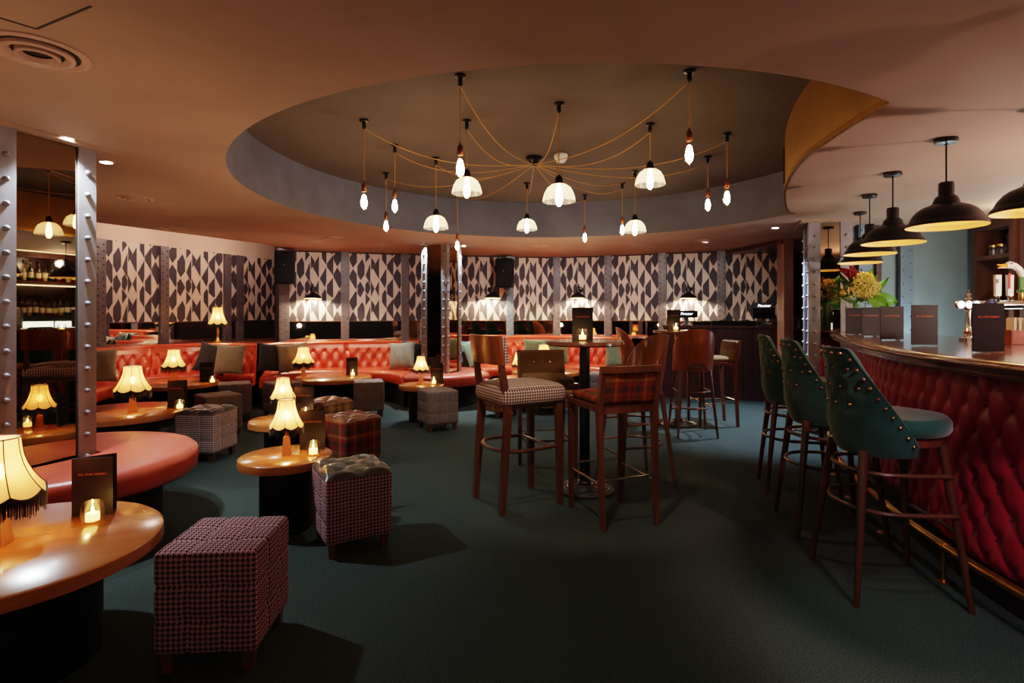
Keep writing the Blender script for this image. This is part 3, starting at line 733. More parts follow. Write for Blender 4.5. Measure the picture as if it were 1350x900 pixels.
# ================================================================== CUBE STOOLS (OTTOMANS)
def mk_ottoman(mat,top=None,w=.365,h=.445,seams=3):
    def f():
        t=thing('cube_stool','','stool'); z0=.075
        def disp(fc,u,v):
            ax,sg=fc
            if ax==2 and top: return 0
            d=0
            for g in ((-1/3,1/3) if seams==3 else (0,)):
                d=max(d,.0065*math.exp(-((u-g)/.04)**2),.0065*math.exp(-((v-g)/.04)**2))
                for k in (-1/3,1/3): d=max(d,.013*math.exp(-(((u-g)/.12)**2+((v-k)/.12)**2)))
            return d
        b=MB(); hb=h-z0-(.02 if top else 0); rbox(b,(0,0,z0+hb/2),(w,w,hb),.022,24,disp); b.obj('upholstered_body',M[mat],t,smooth=60)
        if top:
            b=MB()
            def fn(u,v):
                x=(2*u-1)*w/2*.995; y=(2*v-1)*w/2*.995; e=1-max(abs(2*u-1),abs(2*v-1)); ee=min(1,e/.14)
                tt=tuft(x+.0,y+.0,w/2,w/2,.036)
                return Vector((x,y,h-.026+.022*math.sqrt(max(0,1-(1-ee)**2))+(tt-.018)*ee))
            b.grid(fn,36,36); b.obj('buttoned_seat_top',M[top],t,smooth=60)
        for sx in (-1,1):
            for sy in (-1,1):
                b=MB(); b.bar((sx*(w/2-.04),sy*(w/2-.04),0),(sx*(w/2-.04),sy*(w/2-.04),z0+.02),.032,.032,.046,.046); b.obj('leg',M['chairwood'],t,smooth=0)
        return t
    return Kind(f)
HP=mk_ottoman('hound_pink'); HB=mk_ottoman('hound_pink','black_leather'); TW=mk_ottoman('tweed'); TR=mk_ottoman('tartan_red','brown_leather'); TB=mk_ottoman('tartan_brown','brown_leather'); HC=mk_ottoman('hound_cream','black_leather')
GO='upholstered cube stools'
TABS=[(T0,.505),(T1,.507),(T2,.507),(T3,.27),(T4,.27),(T5,.507),(T6,.27),(T7,.27),(T8,.507)]
def clear(K):
    def f(loc,rz,label,group=None):
        x,y=loc[0],loc[1]
        for it in range(40):
            mv=0
            for (tx,ty),r in TABS:
                dx,dy=tx-x,ty-y; c,s_=cos(rz),sin(rz); u,v=dx*c+dy*s_,-dx*s_+dy*c; h=.180; qu,qv=max(-h,min(h,u)),max(-h,min(h,v)); dd=math.hypot(u-qu,v-qv)
                if dd<r:
                    L=math.hypot(dx,dy); x-=dx/L*.004; y-=dy/L*.004; mv=1
            if not mv: break
        return K((x,y,0),rz,label,group)
    return f
HP,HB,TW,TR,TB,HC=[clear(k_) for k_ in (HP,HB,TW,TR,TB,HC)]
HP((-1.115,2.165,0),R(4),'plain-topped pink houndstooth cube stool, nearest the camera',GO)
HB((-.945,3.16,0),R(31),'pink houndstooth cube stool with a buttoned black leather top',GO)
TR((-1.37,4.67,0),R(54),'red tartan cube stool with brown leather top, beside the second small table',GO)
TB((-1.83,5.50,0),R(56),'brown tartan cube stool with glossy brown leather top, before the middle table',GO)
TW((-1.86,7.10,0),R(18),'grey check cube stool at the right of the large middle table',GO)
TW((-2.88,6.95,0),R(45),'grey check cube stool turned cornerwise behind the second small lamp',GO)
TW((-.84,6.26,0),R(29),'grey check cube stool in front of the small table by the centre pillar',GO)
HC((-2.775,5.0,0),R(-6),'cream houndstooth cube stool with black buttoned top, just past the near red bench',GO)
TW((-3.13,5.90,0),R(48),'grey check cube stool between the black-topped one and the alcove table',GO)
TW((-3.43,6.85,0),R(28),'grey check cube stool at the right of the alcove table, below the grey cushion',GO)
TB((-.16,7.05,0),R(40),'brown tartan cube stool with pale buttoned top, right of the centre pillar bench',GO)
TB((.47,7.35,0),R(45),'brown tartan cube stool mostly hidden under the brown buttoned chair',GO)
TW((1.18,8.05,0),R(20),'grey check cube stool beside the far high table post, by the right banquette',GO)

# ================================================================== CUSHIONS
def mk_cushion(mat,w=.42,t=.13):
    def f():
        o=MB()
        for sg in (1,-1):
            def fn(u,v):
                a,b=2*u-1,2*v-1; e=max(0,(1-a*a))*max(0,(1-b*b)); k=1-.10*(1-abs(a)**2)*(abs(b)**6)*1; k2=1-.10*(1-abs(b)**2)*(abs(a)**6)
                return Vector((a*w/2*k2,sg*t/2*e**.42+.004*sin(9*a+3*b)*e,b*w/2*k))
            o.grid(fn,18,18,flip=(sg>0))
        r=o.obj('cushion',M[mat],smooth=60); r['category']='cushion'; return r
    return Kind(f)
CG,CD,CS,CT=mk_cushion('cush_grey'),mk_cushion('cush_dark'),mk_cushion('cush_green'),mk_cushion('cush_teal')
GS='scatter cushions on the banquettes'
def cushion(K,px,Y,label,yaw=0,tilt=-14,roll=0,z=.465,w=.42):
    p=at(px,Y-.10,z+w/2*1.0); o=K((p.x,p.y,p.z),0,label,GS); o.rotation_euler=(R(tilt),R(roll),R(yaw)); return o
cushion(CG,127,6.72,'grey cushion half hidden behind the near riveted pillar',35)
cushion(CD,280,7.76,'charcoal cushion behind the grey one at the left banquette end',10,-16,14)
cushion(CG,303,7.60,'large grey cushion standing at the right end of the left banquette',-4,-14,0)
cushion(CD,361,7.94,'charcoal cushion at the left end of the middle banquette',28,-16,5)
cushion(CG,386,7.94,'grey-brown cushion leaning on the charcoal one of the middle banquette',16,-16,-6)
cushion(CG,530,8.30,'grey cushion at the right end of the middle banquette beside the pillar',-14,-14,-5)
cushion(CD,541,8.50,'dark cushion tucked behind the grey one beside the pillar',-20,-16,8)
cushion(CT,611,8.92,'teal cushion nearest the centre pillar, on the right banquette',40,-18,6)
cushion(CS,628,8.84,'sage cushion leaning beside the teal one, right of the centre pillar',36,-22,-12)
cushion(CS,706,9.26,'sage cushion behind the brown buttoned chair, left of the lamp top',4,-14,3)
cushion(CS,733,9.14,'pale sage cushion right of the lamp top behind the brown buttoned chair',-4,-14,0)
cushion(CS,815,8.62,'sage cushion at the right end of the right banquette, by the veneer stools',-26,-14,-5)

# ================================================================== HIGH TABLES
def mk_hightable(top,pole):
    def f():
        t=thing('high_table','','table'); r=.285; b=MB(); b.lathe([(0,1.10),(r-.006,1.10),(r,1.092),(r,1.074),(r-.01,1.066),(0,1.066)],56,caps=False); b.obj('table_top',M[top],t)
        b=MB(); b.lathe([(.038,.05),(.038,1.066)],24); b.obj('post',M[pole],t)
        b=MB(); pr=[(.215,0),(.215,.010)]; k=0
        for i in range(7):
            r0=.212-.024*i; z=.012+.0055*i; pr+=[(r0,z),(r0-.006,z+.006),(r0-.014,z+.006),(r0-.020,z)]
        pr+=[(.05,.06),(.04,.075)]; b.lathe(pr,48); b.obj('stepped_base',M['iron'],t); return t
    return f
H1=Kind(mk_hightable('hightop','blackmetal')); H2=Kind(mk_hightable('hightop','chrome'))
HT1=(.535,4.08); HT2=(1.95,6.5)
H1((*HT1,0),0,'round high bar table on a black post, nearer of the two','high table' and None)
H2((*HT2,0),0,'round high bar table on a metal post, farther of the two')
p=at(768,3.98,1.10); CAN((p.x,p.y,1.10),0,'candle in a glass on the nearer high table',GC)
p=at(768,4.12,1.10); MENU((p.x,p.y,1.10),R(-2),'dark menu standing on the nearer high table',GM)
p=at(891,6.44,1.10); CAN((p.x,p.y,1.10),0,'candle in a glass on the farther high table',GC)
p=at(888,6.58,1.10); MENU((p.x,p.y,1.10),R(-6),'dark menu standing on the farther high table',GM)

# ================================================================== HIGH CHAIRS   (forward = +X)
def mk_chair_hound():
    t=thing('bar_chair','','chair')
    for sy in (-1,1):
        b=MB(); b.bar((.205,sy*.195,0),(.195,sy*.19,.70),.030,.034,.040,.046); b.obj('leg',M['chairwood'],t,smooth=0)
        b=MB(); b.bar((-.245,sy*.205,0),(-.20,sy*.20,.66),.030,.036,.036,.05); b.bar((-.20,sy*.20,.66),(-.262,sy*.19,1.10),.036,.05,.026,.032); b.obj('leg',M['chairwood'],t,smooth=0)
    b=MB(); rbox(b,(-.0,0,.755),(.50,.47,.135),.055,14,lambda f,u,v:-.018*(1-u*u)*(1-v*v) if f==(2,1) else 0); b.obj('seat',M['hound_cream'],t,smooth=60)
    b=MB(); b.box((0,0,.685),(.40,.37,.03)); b.obj('seat_frame',M['chairwood'],t,smooth=0)
    def bk(o0,o1,mat,nm,z0,z1,w,par):
        b=MB(); lp=[]
        for k in range(15):
            y=(2*k/14-1)*w/2; x=-.262-.038*(1-(2*k/14-1)**2)
            lp.append([Vector((x+o0+.02,y,z0)),Vector((x+o1+.02,y,z0)),Vector((x+o1-.01,y,z1)),Vector((x+o0-.01,y,z1))])
        b.sweep(lp); return b.obj(nm,M[mat],par,smooth=40)
    bk(-.012,.012,'veneer','backrest',.965,1.155,.46,t); 
    bk(.012,.045,'hound_cream','backrest_pad',.97,1.15,.45,t)
    b=MB(); path=[(.20,-.19,.40)]+[(-.05-.20*sin(PI*k/12)**.8,-.205*cos(PI*k/12),.40) for k in range(0,13)]+[(.20,.19,.40)]; 
    path=[(.20,-.195,.40),(.08,-.21,.40)]+[(-.10-.155*sin(PI*k/12),-.225*cos(PI*k/12),.40) for k in range(13)]+[(.08,.21,.40),(.20,.195,.40)]
    b.tube(path,.013,8); b.tube([(.13,-.20,.40),(.13,.20,.40)],.011,8); b.obj('foot_ring',M['chairwood'],t); return t
def mk_chair_square(fab,btn):
    def f():
        t=thing('bar_chair','','chair')
        for sy in (-1,1):
            b=MB(); b.bar((.205,sy*.185,0),(.195,sy*.19,.725),.026,.028,.036,.036); b.obj('leg',M['chairwood'],t,smooth=0)
            b=MB(); b.bar((-.235,sy*.185,0),(-.20,sy*.19,.70),.026,.030,.034,.04); b.bar((-.20,sy*.19,.69),(-.245,sy*.19,.97),.034,.04,.028,.028); b.obj('leg',M['chairwood'],t,smooth=0)
        b=MB()
        for sy in (-1,1): b.bar((-.20,sy*.19,.725),(.21,sy*.19,.725),.05,.03)
        b.bar((.21,-.205,.725),(.21,.205,.725),.03,.05); b.bar((-.20,-.19,.72),(-.20,.19,.72),.03,.055); b.obj('seat_frame',M['chairwood'],t,smooth=0)
        b=MB(); rbox(b,(.005,0,.765),(.41,.37,.055),.025,10,lambda f,u,v:-.018*(1-u*u)*(1-v*v) if f==(2,1) else 0); b.obj('seat',M[fab],t,smooth=60)
        b=MB(); lp=[]
        for k in range(9):
            q=2*k/8-1; y=q*.205; x=-.245-.02*(1-q*q); lp.append([Vector((x-.016,y,.945)),Vector((x+.016,y,.945)),Vector((x+.012,y,.985)),Vector((x-.018,y,.985))])
        b.sweep(lp); b.obj('top_rail',M['chairwood'],t,smooth=40)
        b=MB(); 
        def dsp(fc,u,v):
            if btn and fc[0]==0: return max(.014*math.exp(-(((u-g)/.16)**2+((v-.15)/.2)**2)) for g in (-.36,.36))
            return 0
        M0=Matrix.Translation(Vector((-.222,0,.86)))@Matrix.Rotation(R(-9),4,'Y'); b.M=M0; rbox(b,(0,0,0),(.05,.36,.215) if not btn else (.075,.40,.235),.02,14,dsp); b.M=Matrix()
        bp=b.obj('back_pad',M[fab],t,smooth=60)
        if btn:
            for y in (-.07,.07):
                b=MB(); b.M=M0; b.ball((.030,y,.018),.011,8,6); b.obj('button',M['bronze'],bp)
        b=MB(); b.tube([(.203,-.187,.30),(.203,.187,.30)],.008,8); b.obj('foot_rail',M['chrome'],t)
        b=MB(); b.tube([(-.222,-.187,.30),(-.222,.187,.30)],.008,8); b.obj('foot_rail',M['chrome'],t)
        for sy in (-1,1):
            b=MB(); b.tube([(.203,sy*.187,.27),(-.222,sy*.187,.27)],.008,8); b.obj('foot_rail',M['chrome'],t)
        return t
    return f
def shell(mb,fo,nu,nv,th):
    "two-sided shell from surface fo(u,v)->Vector with thickness th along the inward axis"
    g=[[fo(i/nu,j/nv) for j in range(nv+1)] for i in range(nu+1)]
    def nrm(i,j):
        a=g[min(i+1,nu)][j]-g[max(i-1,0)][j]; b=g[i][min(j+1,nv)]-g[i][max(j-1,0)]; c=a.cross(b); return c.normalized() if c.length>1e-9 else Vector((1,0,0))
    N=[[nrm(i,j)*th for j in range(nv+1)] for i in range(nu+1)]
    w=nv+1; vs=[g[i][j] for i in range(nu+1) for j in range(w)]+[g[i][j]+N[i][j] for i in range(nu+1) for j in range(w)]; o=(nu+1)*w; fs=[]
    for i in range(nu):
        for j in range(nv):
            a=i*w+j; fs.append((a+1,a+w+1,a+w,a)); a+=o; fs.append((a,a+w,a+w+1,a+1))
    for i in range(nu):
        for j in (0,nv):
            a=i*w+j; q=(a,a+w,a+w+o,a+o); fs.append(q if j==0 else q[::-1])
    for j in range(nv):
        for i in (0,nu):
            a=i*w+j; q=(a,a+1,a+1+o,a+o); fs.append(q[::-1] if i==0 else q)
    mb.add(vs,fs); return g,N
def mk_stool_shell():
    t=thing('bar_stool','','stool')
    for sx,sy in ((1,-1),(1,1),(-1,-1),(-1,1)):
        b=MB(); b.tube([(sx*.215-(.02 if sx<0 else 0),sy*.205,0),(sx*.15,sy*.145,.70)],[.012,.020],10); b.obj('leg',M['chairwood'],t)
    b=MB(); b.lathe([(.19,.685),(.205,.69),(.205,.735),(.19,.74)],32); b.obj('seat_frame',M['chairwood'],t)
    b=MB(); b.lathe([(.20,.74),(.208,.755),(.20,.785),(.14,.80),(0,.803)],32,caps=False); b.obj('seat',M['tweed'],t)
    b=MB()
    def fo(u,v):
        q=2*u-1; a=q*R(84); top=.75+.385*math.sqrt(max(0,1-abs(q)**2.6)); bot=.685+.085*math.exp(-(q/.36)**4)
        z=bot+(top-bot)*v; r=.212+.05*(z-.70); return Vector((-r*cos(a)-.05*max(0,z-.75)*2,r*sin(a),z))
    shell(b,fo,36,14,.010); b.obj('veneer_back',M['veneer'],t,smooth=50)
    for z,r in ((.30,.185),(.47,.165)):
        k=(.70-z)/.70; x0=.15+.065*k; y0=.145+.06*k
        b=MB(); path=[(x0,-y0,z)]+[(-.02-(x0+.01)*sin(PI*i/14),-(y0+.012)*cos(PI*i/14),z) for i in range(15)]+[(x0,y0,z)]; b.tube(path,.009,8); b.obj('foot_ring',M['chairwood'],t)
    b=MB(); b.tube([(.19,-.18,.24),(.19,.18,.24)],.009,8); b.obj('foot_bar',M['chairwood'],t); return t
def mk_stool_green():
    t=thing('bar_stool','','stool')
    for sx,sy in ((1,-1),(1,1),(-1,-1),(-1,1)):
        b=MB(); b.tube([(sx*.235,sy*.24,0),(sx*.165,sy*.155,.71 if sx>0 else .672)],[.0125,.021],10); b.obj('leg',M['darkwood'],t)
    b=MB(); b.lathe([(.20,.70),(.215,.705),(.215,.745),(.20,.75)],36,c=(.02,0,0)); b.obj('seat_frame',M['chairwood'],t)
    b=MB(); rf=lambda a,r,z:(r*(1+.05*cos(2*a)**2),z)
    b.lathe([(.222,.75),(.232,.765),(.232,.80),(.215,.826),(.14,.838),(0,.84)],40,c=(.03,0,0),rf=rf,caps=False); b.obj('seat',M['green_velvet'],t)
    b=MB(); am=R(93)
    def zt(q):
        q=abs(q); return 1.135 if q<.30 else 1.135-.012*((q-.30)/.1)**1.0 if q<.36 else 1.128-.425*((q-.36)/.64)**1.02
    def fo(u,v,off=0):
        q=2*u-1; a=q*am; top=zt(q); bot=.640+.02*abs(q)**3; z=bot+(top-bot)*v
        h=(z-.640)/.495; r=.205+.040*min(1,h*4)**.6+off; lean=.035*max(0,h)**1.1
        btn=0
        if abs(q)<.62:
            for (bq,bz) in BT: btn=max(btn,.012*math.exp(-(((q-bq)/.09)**2+((z-bz)/.03)**2)))
        return Vector((.02-(r-btn)*cos(a)*1.02-lean*cos(a*.5),(r-btn)*sin(a)*.98,z))
    BT=[(q,z) for z,row in ((1.04,(-.32,-.11,.11,.32)),(.955,(-.43,-.215,0,.215,.43)),(.875,(-.32,-.11,.11,.32))) for q in row]
    g,N=shell(b,fo,60,20,.035); b.mi=1
    # studs along the edge and in the buttoned rows, on the outer face
    edge=[Vector(fo(u,1,.0)) for u in [i/200 for i in range(201)]]; L=arclen(edge); nstud=25
    for k in range(nstud):
        s=L[-1]*(.02+.96*(k+.5)/nstud); i=min(range(201),key=lambda i:abs(L[i]-s)); u=i/200; q=2*u-1; v=1-.024/(zt(q)-.640)*(1 if abs(q)<.36 else 1.6)
        p=Vector(fo(u,max(.3,v),.002)); b.ball(p,.0092,8,6)
    for q,z in BT:
        u=(q+1)/2; v=(z-.640-.02*abs(q)**3)/(zt(q)-.640); b.ball(Vector(fo(u,v,.004)),.0085,8,6)
    bk=b.obj('upholstered_back',[M['green_velvet'],M['bronze']],t,smooth=60)
    b=MB(); b.tube([Vector(fo(i/80,1,-.004))+Vector((0,0,.001)) for i in range(81)],.006,6); b.obj('piping',M['green_velvet'],bk)
    for z in (.405,.575):
        k=(.72-z)/.72; x0=.17+.065*k; y0=.165+.075*k
        b=MB(); path=[(x0,-y0-.012,z),(.05,-y0-.022,z)]+[(-.05-(x0-.02)*sin(PI*i/14),-(y0+.022)*cos(PI*i/14),z) for i in range(15)]+[(.05,y0+.022,z),(x0,y0+.012,z)]; b.tube(path,.0105,8); b.obj('foot_ring',M['darkwood'],t)
    b=MB(); b.tube([(.21,-.21,.33),(.21,.21,.33)],.0105,8); b.obj('foot_bar',M['darkwood'],t); return t
CH=Kind(mk_chair_hound); CTN=Kind(mk_chair_square('tartan_red',False)); CB=Kind(mk_chair_square('brown_felt',True)); SH=Kind(mk_stool_shell); SG=Kind(mk_stool_green)
def place(K,c,f,label,group=None): return K((c[0],c[1],0),math.atan2(f[1],f[0]),label,group)
place(CH,(.055,3.86),(.382,.204),'high chair with overstuffed houndstooth seat and wooden back, left of the nearer high table')
place(CTN,(.64,3.58),(-.133,.39),'high chair with red tartan back and seat, turned away from the camera')
place(CB,(.285,4.54),(.16,-1),'brown felt high chair with two buttons, facing the camera behind the nearer high table','brown high chairs')
place(CB,(2.345,6.52),(-1,-.04),'brown felt high chair seen side on, right of the farther high table','brown high chairs')
place(SH,(.95,4.31),(-.954,-.30),'veneer-backed bar stool to the right of the nearer high table','veneer bar stools')
place(SH,(1.95,6.00),(.06,1),'veneer-backed bar stool seen squarely from behind, at the farther high table','veneer bar stools')
place(SH,(1.52,6.66),(1,-.12),'veneer-backed bar stool at the far left of the farther high table','veneer bar stools')
GB='green velvet bar stools'
place(SG,(1.79,2.665),(.989,-.12),'green velvet studded bar stool, nearest of the row at the bar',GB)
place(SG,(1.915,3.36),(.974,-.2),'green velvet studded bar stool in the middle of the row at the bar',GB)
place(SG,(2.09,4.06),(.94,-.3),'green velvet studded bar stool, farthest of the row at the bar',GB)
# ================================================================== THE BAR
NOSE=crv([(1.97,.3),(1.97,1.3),(1.955,2.0),(1.965,2.40),(2.01,2.72),(2.14,3.18),(2.36,3.80),(2.66,4.45),(2.92,4.98),(3.09,5.32),(3.17,5.52),(3.26,5.66),(3.42,5.74),(3.66,5.76)],150)
def inward(P,i):
    t=(P[min(i+1,len(P)-1)]-P[max(i-1,0)]).normalized(); return Vector((t.y,-t.x,0))
INN=[(3.95,5.70),(3.98,5.25),(3.86,4.8),(3.55,4.1),(3.12,3.25),(2.90,2.6),(2.80,2.0),(2.80,.3)]
bar=thing('bar_counter','long curved bar with a polished wooden top and burgundy tufted leather front','bar')
def band(prof,name,mat,i0=0,i1=None,parent=bar,smooth=45):
    i1=len(NOSE)-1 if i1 is None else i1; loops=[]
    for i in range(i0,i1+1):
        n=inward(NOSE,i); loops.append([NOSE[i]+n*d+Vector((0,0,z)) for d,z in prof])
    b=MB(); b.sweep(loops); return b.obj(name,M[mat],parent,smooth=smooth)
top=[NOSE[i]+inward(NOSE,i)*.05 for i in range(len(NOSE))]+[Vector((x,y,0)) for x,y in INN]
b=MB(); t=tessellate_polygon([top]); 
for z in (1.10,1.06): b.add([(p.x,p.y,z) for p in top],t)
b.obj('bar_top',M['barwood'],bar,smooth=0)
band([(.11,1.102),(.05,1.106),(.022,1.104),(.004,1.094),(0,1.08),(.004,1.068),(.02,1.06),(.024,1.052),(.016,1.044),(.022,1.034),(.05,1.028),(.11,1.028)],'bar_nosing','barnose')
band([(.20,0),(.20,.16),(.75,.16),(.75,0)][:2]+[(.34,.16),(.34,0)],'kick_board','black')
# inner carcass below the counter, on the bartender's side
b=MB(); ii=[Vector((x,y,0)) for x,y in INN]; b.grid(lambda u,v:(ii[int(round(u*7))].x-.03,ii[int(round(u*7))].y,v*1.06),7,1); b.obj('bar_inner_side',M['darkwood'],bar,smooth=0)
NL=arclen(NOSE)
def tufted(i0,i1):
    g=MB(); n=(i1-i0)*6; rows=60; z0,z1=.155,1.035; L0,L1=NL[i0],NL[i1]
    def fn(u,v):
        f=i0+(i1-i0)*u; i=min(int(f),len(NOSE)-2); t=f-i; p=NOSE[i].lerp(NOSE[i+1],t); nn=inward(NOSE,i).lerp(inward(NOSE,min(i+1,len(NOSE)-1)),t).normalized()
        s=NL[i]+(NL[i+1]-NL[i])*t; z=z0+(z1-z0)*v; e=min(1,(s-L0)/.03,(L1-s)/.03,(z1-z)/.05+.25,(z-z0)/.04+.1)
        h=tuft(s,z+.06,.16,.235,.028)*(.25+.75*max(0,e))
        return p+nn*(.19-h)+Vector((0,0,z))
    g.grid(fn,n,rows,flip=False); bb=g; bb.mi=1
    for pp in range(int(L0/.08)-1,int(L1/.08)+2):
        for rr in range(0,12):
            if (pp+rr)%2: continue
            u=pp*.08; z=rr*.1175-.06
            if not(L0+.03<u<L1-.03) or not(.2<z<1.0): continue
            i=min(range(len(NL)),key=lambda i:abs(NL[i]-u)); bb.ball(NOSE[i]+inward(NOSE,i)*.187+Vector((0,0,z)),.010,7,5)
    g.obj('tufted_front_panel',[M['burgundy'],M['burg_button']],bar,smooth=60)
def idx(Y): return min(range(len(NOSE)-12),key=lambda i:abs(NOSE[i].y-Y))
cuts=[0,idx(1.35),idx(2.25),idx(3.12),idx(4.05),idx(4.9),len(NOSE)-12]
for a,c in zip(cuts,cuts[1:]): tufted(a,c)
band([(.20,.155),(.16,.155),(.16,1.035),(.20,1.035)],'panel_end','burgundy',len(NOSE)-12)
# brass foot rail
RAIL=crv([(2.045,.6),(2.05,1.6),(2.04,2.0),(2.055,2.40),(2.095,2.70),(2.19,3.2),(2.37,3.85),(2.58,4.4),(2.80,4.85),(2.98,5.2)],80)
fr=thing('foot_rail','polished brass foot rail along the bottom of the bar','rail')
b=MB(); b.tube([p+Vector((0,0,.175)) for p in RAIL],.021,12); b.obj('rail',M['brass'],fr)
for Y in (1.5,2.0,2.66,3.25,3.9,4.45,4.95):
    i=min(range(len(RAIL)),key=lambda i:abs(RAIL[i].y-Y)); p=RAIL[i]; b=MB(); b.lathe([(.042,0),(.042,.006),(.012,.012),(.009,.03),(.009,.156),(.024,.160),(.024,.190)],18,c=(p.x,p.y,0),caps=True)
    t=(RAIL[i+1]-RAIL[i-1]).normalized(); b.tube([p-t*.022+Vector((0,0,.175)),p+t*.022+Vector((0,0,.175))],.026,12); b.obj('rail_bracket',M['brass'],fr)
# menus along the bar
BM=Kind(lambda:mk_menu(.163,.245,24))
def barmenu(px,Y,rot,label):
    p=at(px,Y,1.106); BM((p.x,p.y,1.107),R(rot),label,'drinks menus standing along the bar')
barmenu(1303,2.80,0,'largest of the menus standing on the bar, in front of the beer taps')
barmenu(1219,3.40,1,'menu on the bar below the biggest hanging black lamp, second from the taps')
barmenu(1176,4.12,-6,'purple-grey menu overlapping its darker neighbour on the bar')
barmenu(1149,4.78,-6,'dark menu half covered by the purple-grey one on the bar')
barmenu(1127,5.24,-8,'menu farthest along the bar, in front of the flower vase')
# beer font
tap=thing('beer_font','chrome beer font with three lit round badges behind the largest bar menu','beer tap',(*at(1277,4.02).xy,1.101))
b=MB(); b.lathe([(.055,0),(.055,.02),(.03,.03),(.028,.055),(.036,.07),(.024,.09),(.018,.11),(.018,.22),(.026,.225),(.03,.25)],20); b.obj('column',M['chrome'],tap)
b=MB(); b.tube([(-.02,0,.262),(.34,-.05,.262)],.030,16); b.obj('crossbar',M['chrome'],tap)
b=MB(); b.lathe([(.02,.288),(.026,.30),(.016,.315),(.022,.33),(.008,.35),(.012,.36),(0,.372)],14); b.obj('finial',M['chrome'],tap)
for i,(x,m) in enumerate(((-.105,'badge_white'),(-.048,'badge_white'),(.006,'badge_green'))):
    b=MB(); b.M=Matrix.Translation((x,-.055,.262))@Matrix.Rotation(PI/2,4,'X'); b.lathe([(.031,-.01),(.031,.006),(.026,.010)],20); b.M=Matrix(); o=b.obj('badge_rim',M['chrome'],tap)
    b=MB(); b.M=Matrix.Translation((x,-.063,.262))@Matrix.Rotation(PI/2,4,'X'); b.lathe([(.027,0),(.02,.006),(0,.008)],20); b.M=Matrix(); b.obj('lit_badge',M[m],o)
b=MB(); b.tube([(-.13,-.04,.262),(0,-.02,.262)],.014,10); b.obj('badge_arm',M['chrome'],tap)
b=MB(); b.M=Matrix.Translation((.115,-.055,.268)); b.ball((0,0,0),.042,16,12,(1,.6,.8)); b.M=Matrix(); b.obj('dark_badge',pbr('dark_badge',srgb(40,50,84),.2),tap)
def handle(x,parts,nm):
    h=thing('tap_handle',nm,'tap handle',(tap.location.x+x,tap.location.y-.03,tap.location.z+.29)) if False else None
for x,ms in ((.175,('white','greenband')),(.262,('white','redband'))):
    b=MB(); b.lathe([(.010,.27),(.012,.30),(.016,.305),(.016,.33)],12,c=(x,-.04,0)); o=b.obj('tap_handle',M['chrome'],tap)
    b=MB(); b.box((x,-.04,.40),(.038,.02,.15),top=(1.15,1)); b.obj('handle_blade',M['white'],o,smooth=0)
    b=MB(); b.box((x-.012,-.053,.43),(.014,.004,.11 if ms[1]=='redband' else .03),rz=0); b.obj('handle_stripe',M[ms[1]],o,smooth=0)
b=MB(); b.lathe([(.010,.27),(.013,.30),(.018,.31),(.014,.36)],12,c=(.335,-.05,0)); o=b.obj('tap_handle',M['brass'],tap)
b=MB(); pth=[(.345,-.05,.36),(.352,-.05,.42),(.345,-.05,.47),(.32,-.05,.515),(.285,-.05,.54),(.25,-.05,.548),(.225,-.05,.542)]
b.tube(pth,[.020,.020,.021,.021,.022,.026,.018],12); b.obj('goose_neck',M['white'],o)
b=MB(); b.tube([(.232,-.05,.545),(.195,-.05,.542),(.165,-.05,.548)],[.014,.010,.003],8); b.tube([(.232,-.05,.536),(.195,-.05,.530),(.168,-.05,.526)],[.012,.008,.003],8); b.obj('beak',M['beak'],o)
b=MB(); b.ball((.247,-.074,.553),.005); b.obj('eye',M['blackplastic'],o)
b=MB(); b.lathe([(.030,.35),(.034,.36),(.030,.37)],14,c=(.345,-.05,0)); b.box((.322,-.07,.415),(.034,.016,.085)); b.obj('green_collar',M['greenband'],o)
# drip tray side caddies
def mk_caddy():
    t=thing('bar_caddy','','caddy'); b=MB(); w,d,h,k=.20,.12,.095,.008
    for x in (-1,0,1): b.box((x*(w/2-k/2)*(1 if x else .0),0,h/2),(k,d,h))
    for y in (-1,1): b.box((0,y*(d/2-k/2),h/2),(w,k,h))
    b.box((0,0,k/2),(w,d,k)); b.obj('box',M['caddywood'],t,smooth=0)
    b=MB()
    for i in range(9): b.bar((-.075+.008*i,-.02+.004*(i%3),.02),(-.085+.010*i,-.03+.004*(i%3),.165+.006*(i%2)),.07,.003,up=(1,0,0))
    b.obj('napkins',M['paper'],t,smooth=0)
    b=MB()
    for i in range(14): b.tube([(.02+.005*(i%5),-.03+.02*(i//5),.02),(.02+.008*(i%5),-.035+.025*(i//5),.15)],.003,5)
    b.obj('straws',M['white'],t); return t
CAD=Kind(mk_caddy)
p=at(1347,3.50,1.101); CAD((p.x,p.y,1.101),R(-8),'wooden caddy of napkins and straws at the right edge of the photo')
b=MB()
fl=thing('flower_vase','glass vase of yellow blooms and broad green leaves at the far end of the bar','flowers',(*at(1129,5.47).xy,1.101))
b.lathe([(0,.004),(.085,.004),(.085,.31),(.08,.31),(.08,.016),(0,.016)],28,caps=False); b.obj('vase',M['glass'],fl)
random.seed(3); b=MB()
for i in range(9): a=i*.7; b.tube([(.05*cos(a),.05*sin(a),.02),(.03*cos(a+2),.03*sin(a+2),.33)],.006,6)
b.obj('stems',M['leaf'],fl)
for (cx,cy,cz,r) in ((.015,-.10,.45,.125),(-.09,-.04,.40,.09),(.085,-.07,.385,.085),(.04,-.05,.53,.09)):
    b=MB()
    for i in range(330):
        a=random.uniform(0,2*PI); t=math.acos(random.uniform(-1,1)); q=Vector((sin(t)*cos(a),sin(t)*sin(a),cos(t)*.75))*r*random.uniform(.85,1.05); b.ball(Vector((cx,cy,cz))+q,.0085*random.uniform(.7,1.25),5,4)
    b.obj('bloom',M['flower'],fl)
